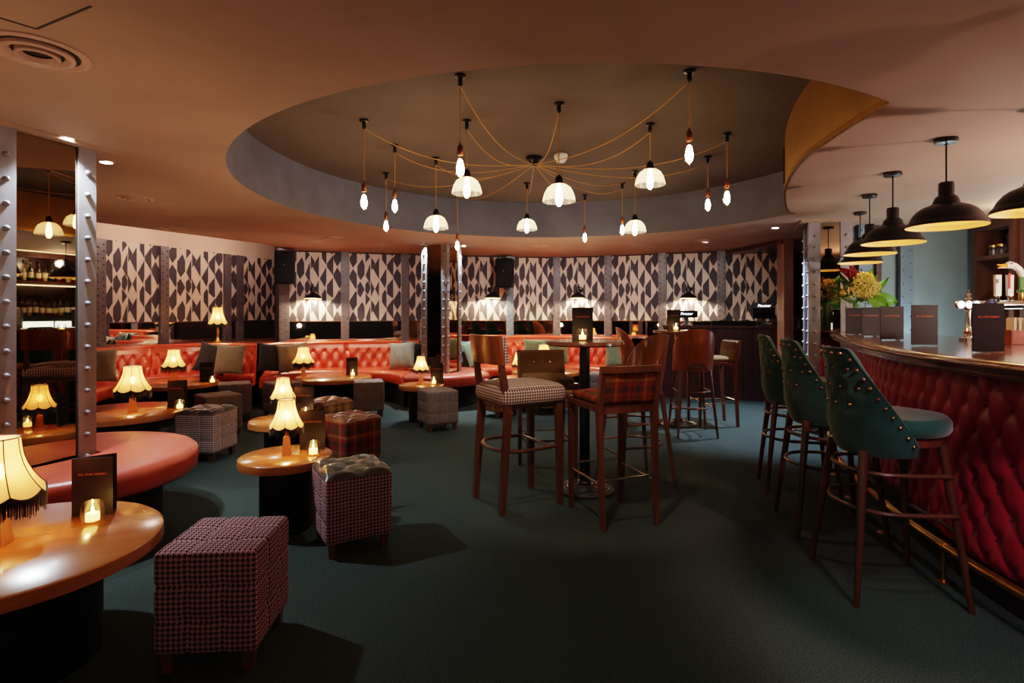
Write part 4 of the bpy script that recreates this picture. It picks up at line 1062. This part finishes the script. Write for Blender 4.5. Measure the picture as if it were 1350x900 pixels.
def leaf(base,tip,w,mat,bend=.03,nm='leaf'):
    b=MB(); B0=Vector(base);T=Vector(tip); d=T-B0; s=d.cross(Vector((0,1,.2))).normalized()
    def fn(u,v):
        k=sin(PI*min(1,(u*.97+.02))**.8)*w; return B0+d*u+s*(2*v-1)*k+Vector((0,-bend*sin(PI*u)-.02*abs(2*v-1),0))
    b.grid(fn,10,6); b.obj(nm,M[mat],fl,smooth=60)
for a in (((.02,0,.31),(.15,.02,.64),.085,'leaf'),((.0,0,.31),(.22,.03,.58),.06,'leaf'),((.05,-.08,.34),(.33,-.10,.31),.075,'leaf'),((.04,-.06,.36),(.27,-.06,.55),.04,'leaf'),((.03,-.10,.35),(.20,-.16,.26),.06,'leaf'),((-.02,-.05,.32),(-.20,-.05,.52),.05,'leaf_dark'),((-.02,0,.32),(-.27,.02,.46),.045,'leaf_dark'),((-.03,-.06,.33),(-.22,-.08,.36),.05,'leaf_dark'),((-.02,0,.34),(-.10,.02,.62),.03,'leaf_dark'),((0,0,.34),(-.03,.03,.62),.028,'leaf_dark'),((-.02,.03,.34),(-.17,.05,.62),.03,'leaf_dark')): leaf(*a)
for a in (((-.05,0,.55),(-.20,.0,.65),.035,'redflower'),((-.05,0,.55),(-.09,-.02,.67),.04,'redflower'),((-.05,0,.55),(-.02,.0,.64),.04,'redflower')): leaf(*a,nm='red_petal')
# ================================================================== BACK BAR
def backbar(A,B,depth,label,shelves,posts=True):
    A=Vector((*A,0));B=Vector((*B,0)); d=B-A; L=d.length; rz=math.atan2(d.y,d.x); t=thing('back_bar_unit',label,'shelving',(A.x,A.y,0),rz)
    b=MB(); b.box((L/2,depth-.01,CEIL/2),(L,.02,CEIL-.02)); b.obj('back_panel',M['darkwood'],t,smooth=0)
    for x in (.04,L-.04):
        b=MB(); b.box((x,depth/2,CEIL/2),(.075,depth-.02,CEIL-.02)); b.obj('upright',M['shelfwood'],t,smooth=0)
    for z in shelves:
        b=MB(); b.box((L/2,depth/2,z),(L-.155,depth-.03,.04)); b.obj('shelf',M['shelfwood'],t,smooth=0)
    if len(shelves)==2:
        for z in shelves:
            b=MB(); b.box((L/2,.05,z+.50 if z>1.5 else z+.513),(L-.2,.02,.010)); b.obj('shelf_light',M['uplight'],t,smooth=0)
    b=MB(); b.box((L/2,depth/2-.02,CEIL-.06),(L-.155,depth-.06,.09)); b.obj('cornice',M['shelfwood'],t,smooth=0)
    b=MB(); b.box((L/2,depth/2+.02,.46),(L-.155,depth-.06,.86)); b.obj('cupboard',M['darkwood'],t,smooth=0)
    return t
U=[((5.16,6.24),(5.02,5.55)),((5.01,5.48),(4.75,4.40)),((4.74,4.36),(4.52,3.05))]
SHV=((.93,1.40,1.90),(1.24,1.80),(.93,1.40,1.90))
for (a,c),l,s in zip(U,('dark shelving unit next to the blue-grey wall, holding jars and decanters','dark back-bar unit crowded with bottles, at the right edge and in the pillar mirror','back-bar shelving behind the bar, out of the photo to the right'),SHV): backbar(a,c,.32,l,s)
def mk_bottle(gl,liq,tall=1.0):
    def f():
        t=thing('bottle','','bottle'); b=MB(); k=tall
        b.lathe([(0,0),(.036,0),(.038,.01),(.038,.17*k),(.030,.20*k),(.014,.225*k),(.013,.28*k),(.015,.285*k),(.015,.30*k),(0,.30*k)],14,caps=False); b.obj('glass_body',M[gl],t)
        b=MB(); b.lathe([(0,.006),(.034,.008),(.034,.13*k),(0,.13*k)],12,caps=False); b.obj('contents',M[liq],t)
        b=MB(); b.lathe([(.0385,.05*k),(.0385,.13*k)],14,caps=False); b.obj('paper_label',M['labelpaper'],t)
        b=MB(); b.lathe([(.016,.275*k),(.016,.31*k),(0,.312*k)],10,caps=False); b.obj('cap',M['blackplastic'],t); return t
    return Kind(f)
M['liq_clear']=pbr('pale_liquor',srgb(214,196,140),.2); M['liq_red']=pbr('red_liquor',srgb(150,34,24),.2); M['liq_green']=pbr('green_liquor',srgb(60,100,40),.2)
BK=[mk_bottle('bottle_amber','liquor'),mk_bottle('bottle_clear','liq_clear',1.05),mk_bottle('bottle_red','liq_red',.95),mk_bottle('bottle_green','liq_green',1.1),mk_bottle('bottle_clear','liquor',.9)]
random.seed(11)
def on_unit(ui,s,back,z):
    a,c=U[ui]; a=Vector((*a,0));c=Vector((*c,0)); d=(c-a); L=d.length; d.normalize(); n=Vector((-d.y,d.x,0)); return a+d*(L*s)+n*back+Vector((0,0,z))
for z,cnt,row in ((1.261,10,0),(1.261,9,1),(1.821,7,0)):
    for i in range(cnt):
        k=random.randrange(5); p=on_unit(1,(.12 if z<1.8 else .30)+(.80 if z<1.8 else .62)*(i+.5)/cnt,(.20 if row else .09)+random.uniform(-.01,.01),z); BK[k]((p.x,p.y,z),random.uniform(0,6),'liquor bottle on the back-bar shelves seen in the near pillar mirror','bottles in the mirrored back bar')
for s,l in ((.22,'amber bottle on the shelf at the right edge of the photo, above the caddy'),(.30,'pale bottle beside the amber one at the right edge of the photo')):
    p=on_unit(1,s-.10,.12,1.821); BK[0 if s<.25 else 1]((p.x,p.y,1.821),1.0,l)
def mk_jar():
    t=thing('glass_jar','','jar'); b=MB(); b.lathe([(0,0),(.04,0),(.042,.01),(.042,.085),(.034,.095),(.034,.1)],16,caps=False); b.obj('jar_body',M['glass'],t)
    b=MB(); b.lathe([(0,.004),(.037,.005),(.037,.06),(0,.06)],12,caps=False); b.obj('contents',M['darkwood'],t)
    b=MB(); b.lathe([(.037,.098),(.037,.118),(0,.12)],16,caps=False); b.obj('lid',M['brass'],t); return t
JAR=Kind(mk_jar); p=on_unit(0,.28,.12,1.921); JAR((p.x,p.y,1.921),0,'small lidded jar on the upper shelf, nearer the blue-grey wall'); p=on_unit(0,.46,.12,1.921); JAR((p.x,p.y,1.921),0,'small lidded jar on the upper shelf beside the decanter')
def mk_dec():
    t=thing('decanter','','decanter'); b=MB(); b.lathe([(0,0),(.05,0),(.055,.03),(.05,.09),(.02,.12),(.016,.16),(.022,.17)],12,caps=False); b.obj('decanter_body',M['glass'],t,smooth=0)
    b=MB(); b.ball((0,0,.195),.026,8,6); b.obj('stopper',M['glass'],t,smooth=0); return t
DEC=Kind(mk_dec); p=on_unit(0,.64,.12,1.921); DEC((p.x,p.y,1.921),0,'cut-glass decanter on the upper shelf by the upright'); p=on_unit(0,.80,.14,1.921); DEC((p.x,p.y,1.921),0,'cut-glass decanter closest to the upright on the upper shelf')
b=MB(); p=on_unit(0,.42,.27,2.12); b.box((0,0,0),(.05,.03,.20)); b.M=Matrix.Translation((0,0,.10)); b.lathe([(.035,0),(.0,.05)],4); o=b.obj('wall_opener',M['chrome']); o.location=p; o.location.z=2.08; tag(o,'chrome bottle opener fixed high on the shelf back by the blue-grey wall','bottle opener')
fg=thing('bar_fridge','brightly lit glass-door bar fridge seen in the near pillar mirror','fridge',(4.80,4.95,0),math.atan2(4.40-5.48,4.75-5.01)); b=MB(); b.box((0,.0,.62),(.95,.10,1.16)); b.obj('fridge_body',M['blackmetal'],fg,smooth=0)
for x in (-.235,.235):
    b=MB(); b.box((x,-.054,.74),(.44,.008,.86)); b.obj('lit_door',M['fridge'],fg,smooth=0)
# ================================================================== HANGING LAMPS OVER THE BAR
def mk_pend():
    t=thing('bar_pendant','','pendant lamp'); z=1.80
    b=MB(); b.lathe([(.055,CEIL),(.058,CEIL-.012),(.054,CEIL-.026),(.012,CEIL-.03)],28,caps=False); b.obj('ceiling_rose',M['blackmetal'],t)
    b=MB(); b.tube([(0,0,CEIL-.03),(0,0,z+.245)],.0045,8); b.obj('flex',M['blackplastic'],t)
    b=MB(); b.lathe([(0,z+.255),(.034,z+.250),(.038,z+.24),(.038,z+.175),(.042,z+.165)],24,caps=False); b.obj('lamp_holder',M['blackmetal'],t)
    pr=[(.040,z+.175),(.052,z+.166),(.060,z+.150),(.066,z+.128),(.084,z+.120),(.115,z+.108),(.142,z+.088),(.163,z+.062),(.176,z+.034),(.180,z+.026),(.186,z+.022),(.196,z+.004),(.197,z)]
    b=MB(); b.lathe(pr,48,caps=False); sh=b.obj('enamel_shade',M['blackmetal'],t)
    b=MB(); b.lathe([(r-.003,zz-.003) for r,zz in pr],48,caps=False); b.obj('shade_lining',M['shade_in'],sh)
    b=MB(); b.ball((0,0,z+.075),.030,12,10,(1,1,1.25)); b.obj('bulb',M['pbulb'],t); return t
M['pbulb']=emit('bar_pendant_bulb_glow',(1,.66,.34),20)
PEN=Kind(mk_pend)
for px,py,l in ((1372,143,'black dome lamp over the bar cut off by the right edge of the photo'),(1247.5,183,'black dome lamp over the bar, largest one fully in the photo'),(1177,227.6,'black dome lamp over the bar, second fully visible from the right'),(1146.6,256.5,'black dome lamp over the bar partly hidden by the one before it'),(1134,279.5,'black dome lamp over the bar just above the flowers')):
    p=gp(px,py,CEIL); PEN((p.x,p.y,0),0,l,'black dome pendants over the bar')
PEN((1.9,1.55,0),0,'black dome lamp over the near end of the bar, outside the photo','black dome pendants over the bar')
# ================================================================== SPIDER OF BULBS IN THE RECESS
hub=gp(704,207,RECZ); hubz=RECZ-.075
h=thing('ceiling_hub','black boss at the middle of the ceiling recess where all the swagged cords meet','ceiling hub',(hub.x,hub.y,0))
b=MB(); b.lathe([(.075,RECZ),(.075,RECZ-.03),(.05,RECZ-.045),(.03,RECZ-.085),(0,RECZ-.09)],20,caps=False); b.obj('boss',M['blackmetal'],h)
b=MB(); p=gp(739.5,203,RECZ); b.lathe([(.055,RECZ),(.062,RECZ-.01),(.06,RECZ-.04),(.035,RECZ-.075),(0,RECZ-.08)],24,c=(p.x,p.y,0),caps=False); tag(b.obj('smoke_detector',M['white']),'white smoke detector beside the black boss in the ceiling recess','smoke detector')
def spider(hx,hy,by,dome,label,sag=.16):
    p=gp(hx,hy,RECZ); zb=CAMH+(HZ-by)*p.y/F
    t=thing('recess_pendant',label,'pendant lamp',(p.x,p.y,0),0,'glass dome pendants in the recess' if dome else 'bare filament bulbs in the recess')
    b=MB(); b.lathe([(.034,RECZ),(.034,RECZ-.012),(.014,RECZ-.02),(.014,RECZ-.05),(.02,RECZ-.055),(.008,RECZ-.07),(0,RECZ-.07)],14,caps=False); b.obj('ceiling_hook',M['blackmetal'],t)
    top=zb+(.145 if not dome else .16)
    b=MB(); b.tube([(0,0,RECZ-.06),(0,0,top+.055)],.0035,6); b.obj('drop_cord',M['cord'],t)
    dv=Vector((p.x-hub.x,p.y-hub.y)).normalized()*.035; dx,dy=hub.x+dv.x-p.x,hub.y+dv.y-p.y; z0=RECZ-.065; path=[(dx*s,dy*s,z0+(hubz-z0)*s-sag*4*s*(1-s)*(.55+.45*(1-s))) for s in [i/20 for i in range(21)]]
    b=MB(); b.tube(path,.0032,6); b.obj('swag_cord',M['cord'],t)
    if not dome:
        b=MB(); b.lathe([(.004,top+.075),(.009,top+.055),(.017,top+.05),(.019,top+.03),(.019,top),(.015,top-.006)],14); b.obj('lamp_holder',M['copper'],t)
        b=MB(); b.lathe([(.013,top),(.016,top-.02),(.028,top-.065),(.031,top-.09),(.027,top-.118),(.015,top-.138),(0,top-.145)],16,caps=False); b.obj('bulb_glass',M['glass'],t)
        b=MB(); b.lathe([(0,top-.025),(.014,top-.035),(.025,top-.085),(.021,top-.118),(0,top-.125)],10,caps=False); b.obj('filament',M['bulb'],t)
    else:
        b=MB(); b.lathe([(.004,top+.06),(.022,top+.045),(.026,top+.03),(.03,top),(.036,top-.008)],16); b.obj('lamp_holder',M['blackmetal'],t)
        R0=.112; pr=[(.03,top-.004),(.055,top-.012),(.082,top-.034),(.10,top-.068),(.110,top-.105),(.112,top-.128)]
        rf=lambda a,r,z:(r*(1+.012*cos(36*a)),z)
        b=MB(); b.lathe(pr,72,rf=rf,caps=False); b.obj('glass_dome',M['frost'],t,smooth=20)
        b=MB(); b.lathe([(.012,top-.01),(.022,top-.05),(.026,top-.11),(.022,top-.14),(.010,top-.158),(0,top-.16)],14,caps=False); b.obj('bulb',M['smallbulb'],t)
for a in ((480,158,277,0,'bare bulb at the far left of the recess cluster'),(520.5,191,281,0,'bare bulb second from the left in the recess cluster'),(509,227.6,306,0,'small bare bulb hanging low between the two leftmost bulbs'),
    (574.8,207.7,306,1,'glass dome lamp at the left of the recess cluster, hanging low'),(606.8,99,235,0,'large bare bulb hanging nearest the camera, left of centre'),(615.5,158.4,261,1,'glass dome lamp just right of the near left bare bulb'),
    (603,251,331,0,'bare bulb hanging beside the centre pillar'),(737,136,272,1,'largest glass dome lamp, hanging at the centre below the smoke detector'),(694.7,241,307,1,'small glass dome lamp at the far middle of the recess'),
    (771,256.7,320,0,'lowest bare bulb at the far middle, right of the small dome'),(820.4,241,310.5,0,'bare bulb touching the small dome at the right of the recess'),(837,225,310.5,1,'small glass dome lamp next to a bare bulb, right of the recess'),
    (857,163,249.6,1,'glass dome lamp at the right of the recess, hanging high'),(908.7,92.8,217,0,'large bare bulb hanging nearest the camera, right of centre'),(958.5,175.8,271,0,'bare bulb at the far right of the recess cluster'),(933.2,206,279,0,'bare bulb second from the right in the recess cluster')): spider(*a)
# ================================================================== WALL FIXTURES
def facet(px):
    for i,(a,c) in enumerate(zip(BACKW,BACKW[1:])):
        if a[0]<=px<=c[0]:
            A,B=BW[i],BW[i+1]; r=(px-675)/F; t=(r*A.y-A.x)/((B.x-A.x)-r*(B.y-A.y)); d=(B-A).normalized(); return A+(B-A)*t,Vector((d.y,-d.x,0))
def mk_sconce():
    t=thing('wall_sconce','','wall lamp'); b=MB(); b.M=Matrix.Rotation(PI/2,4,'X'); b.lathe([(.05,.0),(.05,.015),(.02,.03)],18); b.M=Matrix(); b.obj('wall_plate',M['blackmetal'],t)
    b=MB(); b.tube([(0,-.02,0),(0,-.10,.04),(0,-.19,.07),(0,-.22,.05),(0,-.22,.0)],.010,8); b.obj('arm',M['blackmetal'],t)
    pr=[(.03,.0),(.035,-.05),(.06,-.075),(.105,-.10),(.128,-.135),(.132,-.15)]
    b=MB(); b.lathe(pr,32,c=(0,-.22,0),caps=False); b.lathe([(.0,.004),(.03,0)],16,c=(0,-.22,0),caps=False); sh=b.obj('enamel_shade',M['blackmetal'],t)
    b=MB(); b.lathe([(r-.003,z-.003) for r,z in pr],32,c=(0,-.22,0),caps=False); b.obj('shade_lining',M['shade_in'],sh)
    b=MB(); b.ball((0,-.22,-.115),.026,10,8); b.obj('bulb',M['sbulb'],t); return t
M['sbulb']=emit('sconce_bulb_glow',(1,.76,.5),620)
SC=Kind(mk_sconce)
for px,y,l in ((413,390,'black wall lamp on the patterned wall over the middle banquette'),(646,390,'black wall lamp just right of the centre pillar'),(765,392,'black wall lamp above the nearer high table'),(908,390,'black wall lamp above the booth at the right')):
    p,nv_=facet(px); z=CAMH+(HZ-385)*(p.y-.2)/F+.05; SC((p.x+nv_.x*.012,p.y+nv_.y*.012,z),math.atan2(nv_.x,-nv_.y),l,'black sconces on the patterned wall')
def mk_speaker():
    t=thing('wall_speaker','','speaker'); b=MB(); rbox(b,(0,-.20,0),(.29,.24,.50),.02,6); b.obj('cabinet',M['blackplastic'],t)
    b=MB(); b.box((0,-.322,0),(.26,.006,.46)); b.obj('grille',M['black'],t,smooth=0)
    b=MB(); b.box((0,-.328,.03),(.018,.004,.018)); b.obj('badge',M['chrome'],t,smooth=0)
    b=MB(); b.bar((0,.0,.1),(0,-.10,.1),.05); b.obj('bracket',M['blackmetal'],t,smooth=0); return t
SP=Kind(mk_speaker)
p=at(376,8.66); SP((p.x,p.y,CAMH+(HZ-352)*8.4/F),R(20),'black loudspeaker where the alcove meets the middle banquette wall','black loudspeakers on the wall')
p,nv_=facet(669); SP((p.x,p.y-.06,CAMH+(HZ-360)*9.5/F),R(-12),'black loudspeaker high on the wall right of the centre pillar','black loudspeakers on the wall')
# ceiling vents and downlights
def mk_vent(r):
    def f():
        t=thing('ceiling_vent','','ceiling vent'); b=MB(); b.lathe([(r,CEIL),(r,CEIL-.006),(r*.9,CEIL-.012),(r*.80,CEIL-.004),(r*.80,CEIL+.0)],40,caps=False); b.obj('outer_ring',M['vent'],t)
        for k,zz in ((.70,.016),(.42,.02)):
            b=MB(); b.lathe([(r*k,CEIL-.002),(r*k,CEIL-zz),(r*k*.86,CEIL-zz-.004),(r*k*.70,CEIL-.006)],36,caps=False); b.obj('cone_ring',M['vent'],t)
        b=MB(); b.lathe([(0,CEIL-.001),(r*.80,CEIL-.001)],36,caps=False); b.obj('throat',M['dark'],t)
        return t
    return Kind(f)
M['vent']=pbr('vent_paint',srgb(176,140,126),.5)
V1,V2,V3=mk_vent(.165),mk_vent(.135),mk_vent(.12)
for K,px,py,l in ((V1,50,68,'large round ceiling vent at the top left of the photo'),(V2,178,261,'round ceiling vent right of the near riveted pillar'),(V2,228,300,'round ceiling vent near the alcove edge at the left'),(V2,440,313,'round ceiling vent left of the centre pillar'),(V2,712,323.5,'round ceiling vent in front of the back wall, below the recess'),(V2,929,317,'round ceiling vent above the booth at the right')):
    p=gp(px,py,CEIL); K((p.x,p.y,0),0,l)
def mk_down():
    t=thing('ceiling_downlight','','spotlight'); b=MB(); b.lathe([(.045,CEIL),(.045,CEIL-.005),(.036,CEIL-.008),(.034,CEIL-.002)],24,caps=False); b.obj('bezel',M['white'],t)
    b=MB(); b.lathe([(0,CEIL-.004),(.033,CEIL-.004)],20,caps=False); b.obj('lens',M['spot_lens'],t); return t
DL=Kind(mk_down)
def spotlight(p,e,ang,col,tgt=None,blend=.5,rad=.04):
    l=bpy.data.lights.new('spot','SPOT'); l.energy=e; l.spot_size=R(ang); l.spot_blend=blend; l.color=col; l.shadow_soft_size=rad
    o=bpy.data.objects.new('spot_beam',l); C.objects.link(o); o.location=p
    d=(Vector(tgt)-Vector(p)) if tgt else Vector((0,0,-1)); o.rotation_euler=d.to_track_quat('-Z','Y').to_euler(); return o
COOL=(.78,.92,1.0); NEUT=(1,.93,.84); PINK=(1,.62,.62)
for px,py,l,e,ang,col in ((140,213,'lit ceiling spotlight right of the near riveted pillar',18,70,COOL),(87,181.5,'ceiling spotlight right above the near pillar mirror',45,110,COOL),(560,320.5,'lit ceiling spotlight left of the centre pillar top',70,80,COOL),(611,323.5,'lit ceiling spotlight right of the centre pillar top',60,80,COOL),(1022,300,'lit ceiling spotlight left of the right-hand riveted pillar',120,85,(.55,.75,1))):
    p=gp(px,py,CEIL); DL((p.x,p.y,0),0,l); spotlight((p.x,p.y,CEIL-.03),e,ang,col)
# ================================================================== DJ BOOTH
bA=Vector((2.36,8.62,0)); bB=Vector((3.93,8.10,0)); d=(bB-bA).normalized(); nb=Vector((-d.y,d.x,0)); Lb=(bB-bA).length; ba=math.atan2(d.y,d.x)
dj=thing('booth_counter','dark burgundy boarded booth counter before the patterned wall at the right','booth',bA,ba)
b=MB(); nbd=13
for i in range(nbd): b.box((Lb*(i+.5)/nbd,.02,.54),(Lb/nbd-.006,.03,1.08))
b.box((Lb/2,.05,.54),(Lb,.03,1.08)); b.obj('front_boards',M['boards'],dj,smooth=0)
b=MB(); b.box((Lb-.02,.13,.54),(.04,.24,1.08)); b.obj('end_board',M['boards'],dj,smooth=0)
b=MB(); b.box((Lb/2,.13,1.10),(Lb+.03,.29,.035)); b.obj('counter_top',M['boards'],dj,smooth=0)
def on_booth(px,off): 
    r=(px-675)/F; t=(r*bA.y-bA.x)/(d.x-r*d.y); return bA+d*t+nb*off+Vector((0,0,1.1185))
PT=text_mesh('Pioneer',.054,M['glow_letters'],sx=1.05,shear=.25)
def monitor(px,label,w,strip,off=.10,zz=.20,h=.20):
    p=on_booth(px,off); t=thing('booth_monitor',label,'monitor',p,ba)
    b=MB(); b.lathe([(.07,0),(.07,.012),(.02,.02)],16); b.box((0,.012,.10),(.06,.025,.20)); b.obj('stand',M['greyplastic'],t,smooth=30)
    b=MB(); b.box((0,-.015,zz),(w,.035,h)); b.obj('housing',M['blackplastic'],t,smooth=0)
    b=MB(); b.box((0,-.034,zz+h/2-.045),(w*.98,.006,.085)); s=b.obj('name_strip',M[strip],t,smooth=0)
    lettering(PT,s,(-.0,-.0375,zz+h/2-.066)); return t
monitor(1008,'monitor with a grey maker\'s strip on the booth by the wooden post',.30,'greyplastic',zz=.225,h=.24)
monitor(905,'monitor behind the far high table on the left of the booth',.33,'blackplastic',zz=.17,h=.11)
p=on_booth(968,.13); t=thing('dj_deck','low black deck on the booth counter between the two monitors','deck',p,ba); b=MB(); b.box((0,0,.035),(.62,.20,.07)); b.obj('deck_body',M['blackplastic'],t,smooth=0)
for x in (-.15,.15):
    b=MB(); b.lathe([(.075,.07),(.075,.085),(0,.087)],24,c=(x,0,0)); b.obj('jog_wheel',M['greyplastic'],t)
p=on_booth(925,.13); t=thing('dj_mixer','low black mixer on the booth counter beside the left monitor','mixer',p,ba); b=MB(); b.box((0,0,.03),(.26,.18,.06)); b.obj('mixer_body',M['blackplastic'],t,smooth=0)
b=MB()
for i in range(5):
    for j in range(3): b.lathe([(.009,.06),(.008,.078),(0,.079)],8,c=(-.09+.045*i,-.05+.05*j,0))
b.obj('knobs',M['greyplastic'],t)
b=MB(); b.box((0,0,.53),(.42,.30,1.06)); o=b.obj('side_cabinet',M['boards'],smooth=0); o.location=(*at(1056,8.5).xy,0); tag(o,'burgundy cabinet behind the wooden post, carrying a clear jar','cabinet')
p=at(1050,8.42,1.061); b=MB(); b.lathe([(0,0),(.06,0),(.065,.02),(.065,.14),(.04,.17),(.035,.2),(.045,.205),(.02,.22),(0,.22)],18,caps=False); o=b.obj('water_jar',M['glass']); o.location=p; tag(o,'clear glass jar on the burgundy cabinet behind the wooden post','jar')
# ================================================================== LIGHT
def point(p,e,col,rad=.08):
    l=bpy.data.lights.new('glow','POINT'); l.energy=e; l.color=col; l.shadow_soft_size=rad; o=bpy.data.objects.new('light',l); C.objects.link(o); o.location=p
def down(x,y,e,ang,col,tgt=None): spotlight((x,y,CEIL-.03),e,ang,col,tgt)
down(1.85,1.25,40,80,PINK,(2.3,2.1,.35))
down(1.45,.5,26,46,(1,.58,.72),(2.3,2.1,.5))
down(.1,2.3,16,50,(1,.85,.7),(.45,3.75,.5))  # unseen spot added to brighten the high chairs
down(1.0,1.0,7,90,(.7,1,.95),(1.2,1.3,0))
down(-.9,5.0,14,95,(.8,.98,.95))
down(1.3,7.2,30,100,(.7,.85,1))
# unseen spots added to brighten the patterned wall, unseen lights behind camera and bar
for px in (420,500,580,660,720,790,860,930):
    p,nv_=facet(px); q=p+nv_*1.5; spotlight((q.x,q.y,CEIL-.03),7,95,NEUT,(p.x,p.y,1.3),.9)
for p in ((-4.55,7.3,2.5),(-4.0,8.6,2.5)): point(p,5,(1,.76,.62),.1)
point((-2.6,-1.6,1.5),4,(1,.70,.54),.3)  # soft fill glows added out of view, no fixtures
point((.6,-2.0,1.7),4,(1,.80,.70),.3)
point((3.2,-.6,1.6),5,(1,.66,.58),.3)
point((3.9,2.7,2.0),8,(1,.74,.62),.12)
point((4.5,5.75,.88),6,(.75,.95,1),.1)
point((4.6,5.0,2.1),4,(1,.85,.7),.05)
spotlight((1.75,1.75,CEIL-.03),9,50,(.4,.95,.9),(1.85,1.95,0))
def up(x,y,z,e,ang,col,tx=None,ty=None): spotlight((x,y,z),e,ang,col,(x if tx is None else tx,y if ty is None else ty,CEIL),1.0,.06)
AMB=(1,.68,.46)
for p,q in (((-2.4,6.7,CEIL-.03),(-2.4,8.7,.65)),((.3,7.3,CEIL-.03),(.4,9.3,.65)),((-4.0,6.0,CEIL-.03),(-4.6,8.0,.6))): spotlight(p,16,60,(1,.78,.58),q,.9)  # spots without fixtures, added to brighten the banquettes
for o in list(bpy.data.objects):
    if o.name.startswith('table_lamp') and o.type=='EMPTY': up(o.location.x,o.location.y,o.location.z+.33,4.2 if o.location.z<.8 else 3,150,AMB)
up(-3.6,1.0,.9,10,130,(1,.62,.38),-2.6,2.2)  # unseen upward spots added to brighten the ceiling
up(-.4,-.9,.9,6,130,(1,.68,.50),-.6,.9)
up(3.0,.3,1.0,9,130,(1,.66,.54),2.3,1.8)
up(4.1,2.6,1.3,44,140,(1,.70,.58),3.2,3.4)
up(.8,6.9,.8,14,140,(1,.72,.52))
up(-.6,4.6,.7,14,140,(1,.66,.42))
l=bpy.data.lights.new('area','AREA'); 
w=bpy.data.worlds.new('world'); bpy.context.scene.world=w; w.use_nodes=True; w.node_tree.nodes['Background'].inputs[0].default_value=(.5,.42,.4,1); w.node_tree.nodes['Background'].inputs[1].default_value=.05
bpy.data.lights.remove(l)
# ================================================================== CAMERA
cam=bpy.data.cameras.new('camera'); cam.sensor_width=36; cam.lens=F*36/1350; cam.shift_y=-(450-HZ)/1350; cam.clip_start=.02
co=bpy.data.objects.new('camera',cam); C.objects.link(co); co.location=(0,0,CAMH); co.rotation_euler=(PI/2,0,0); bpy.context.scene.camera=co
sc=bpy.context.scene
sc.view_settings.view_transform='Filmic'; sc.view_settings.look='Medium High Contrast'; sc.view_settings.exposure=2.12
sc.cycles.use_denoising=True; sc.cycles.max_bounces=8; sc.cycles.transparent_max_bounces=12; sc.cycles.sample_clamp_indirect=4; sc.cycles.caustics_reflective=False; sc.cycles.caustics_refractive=False
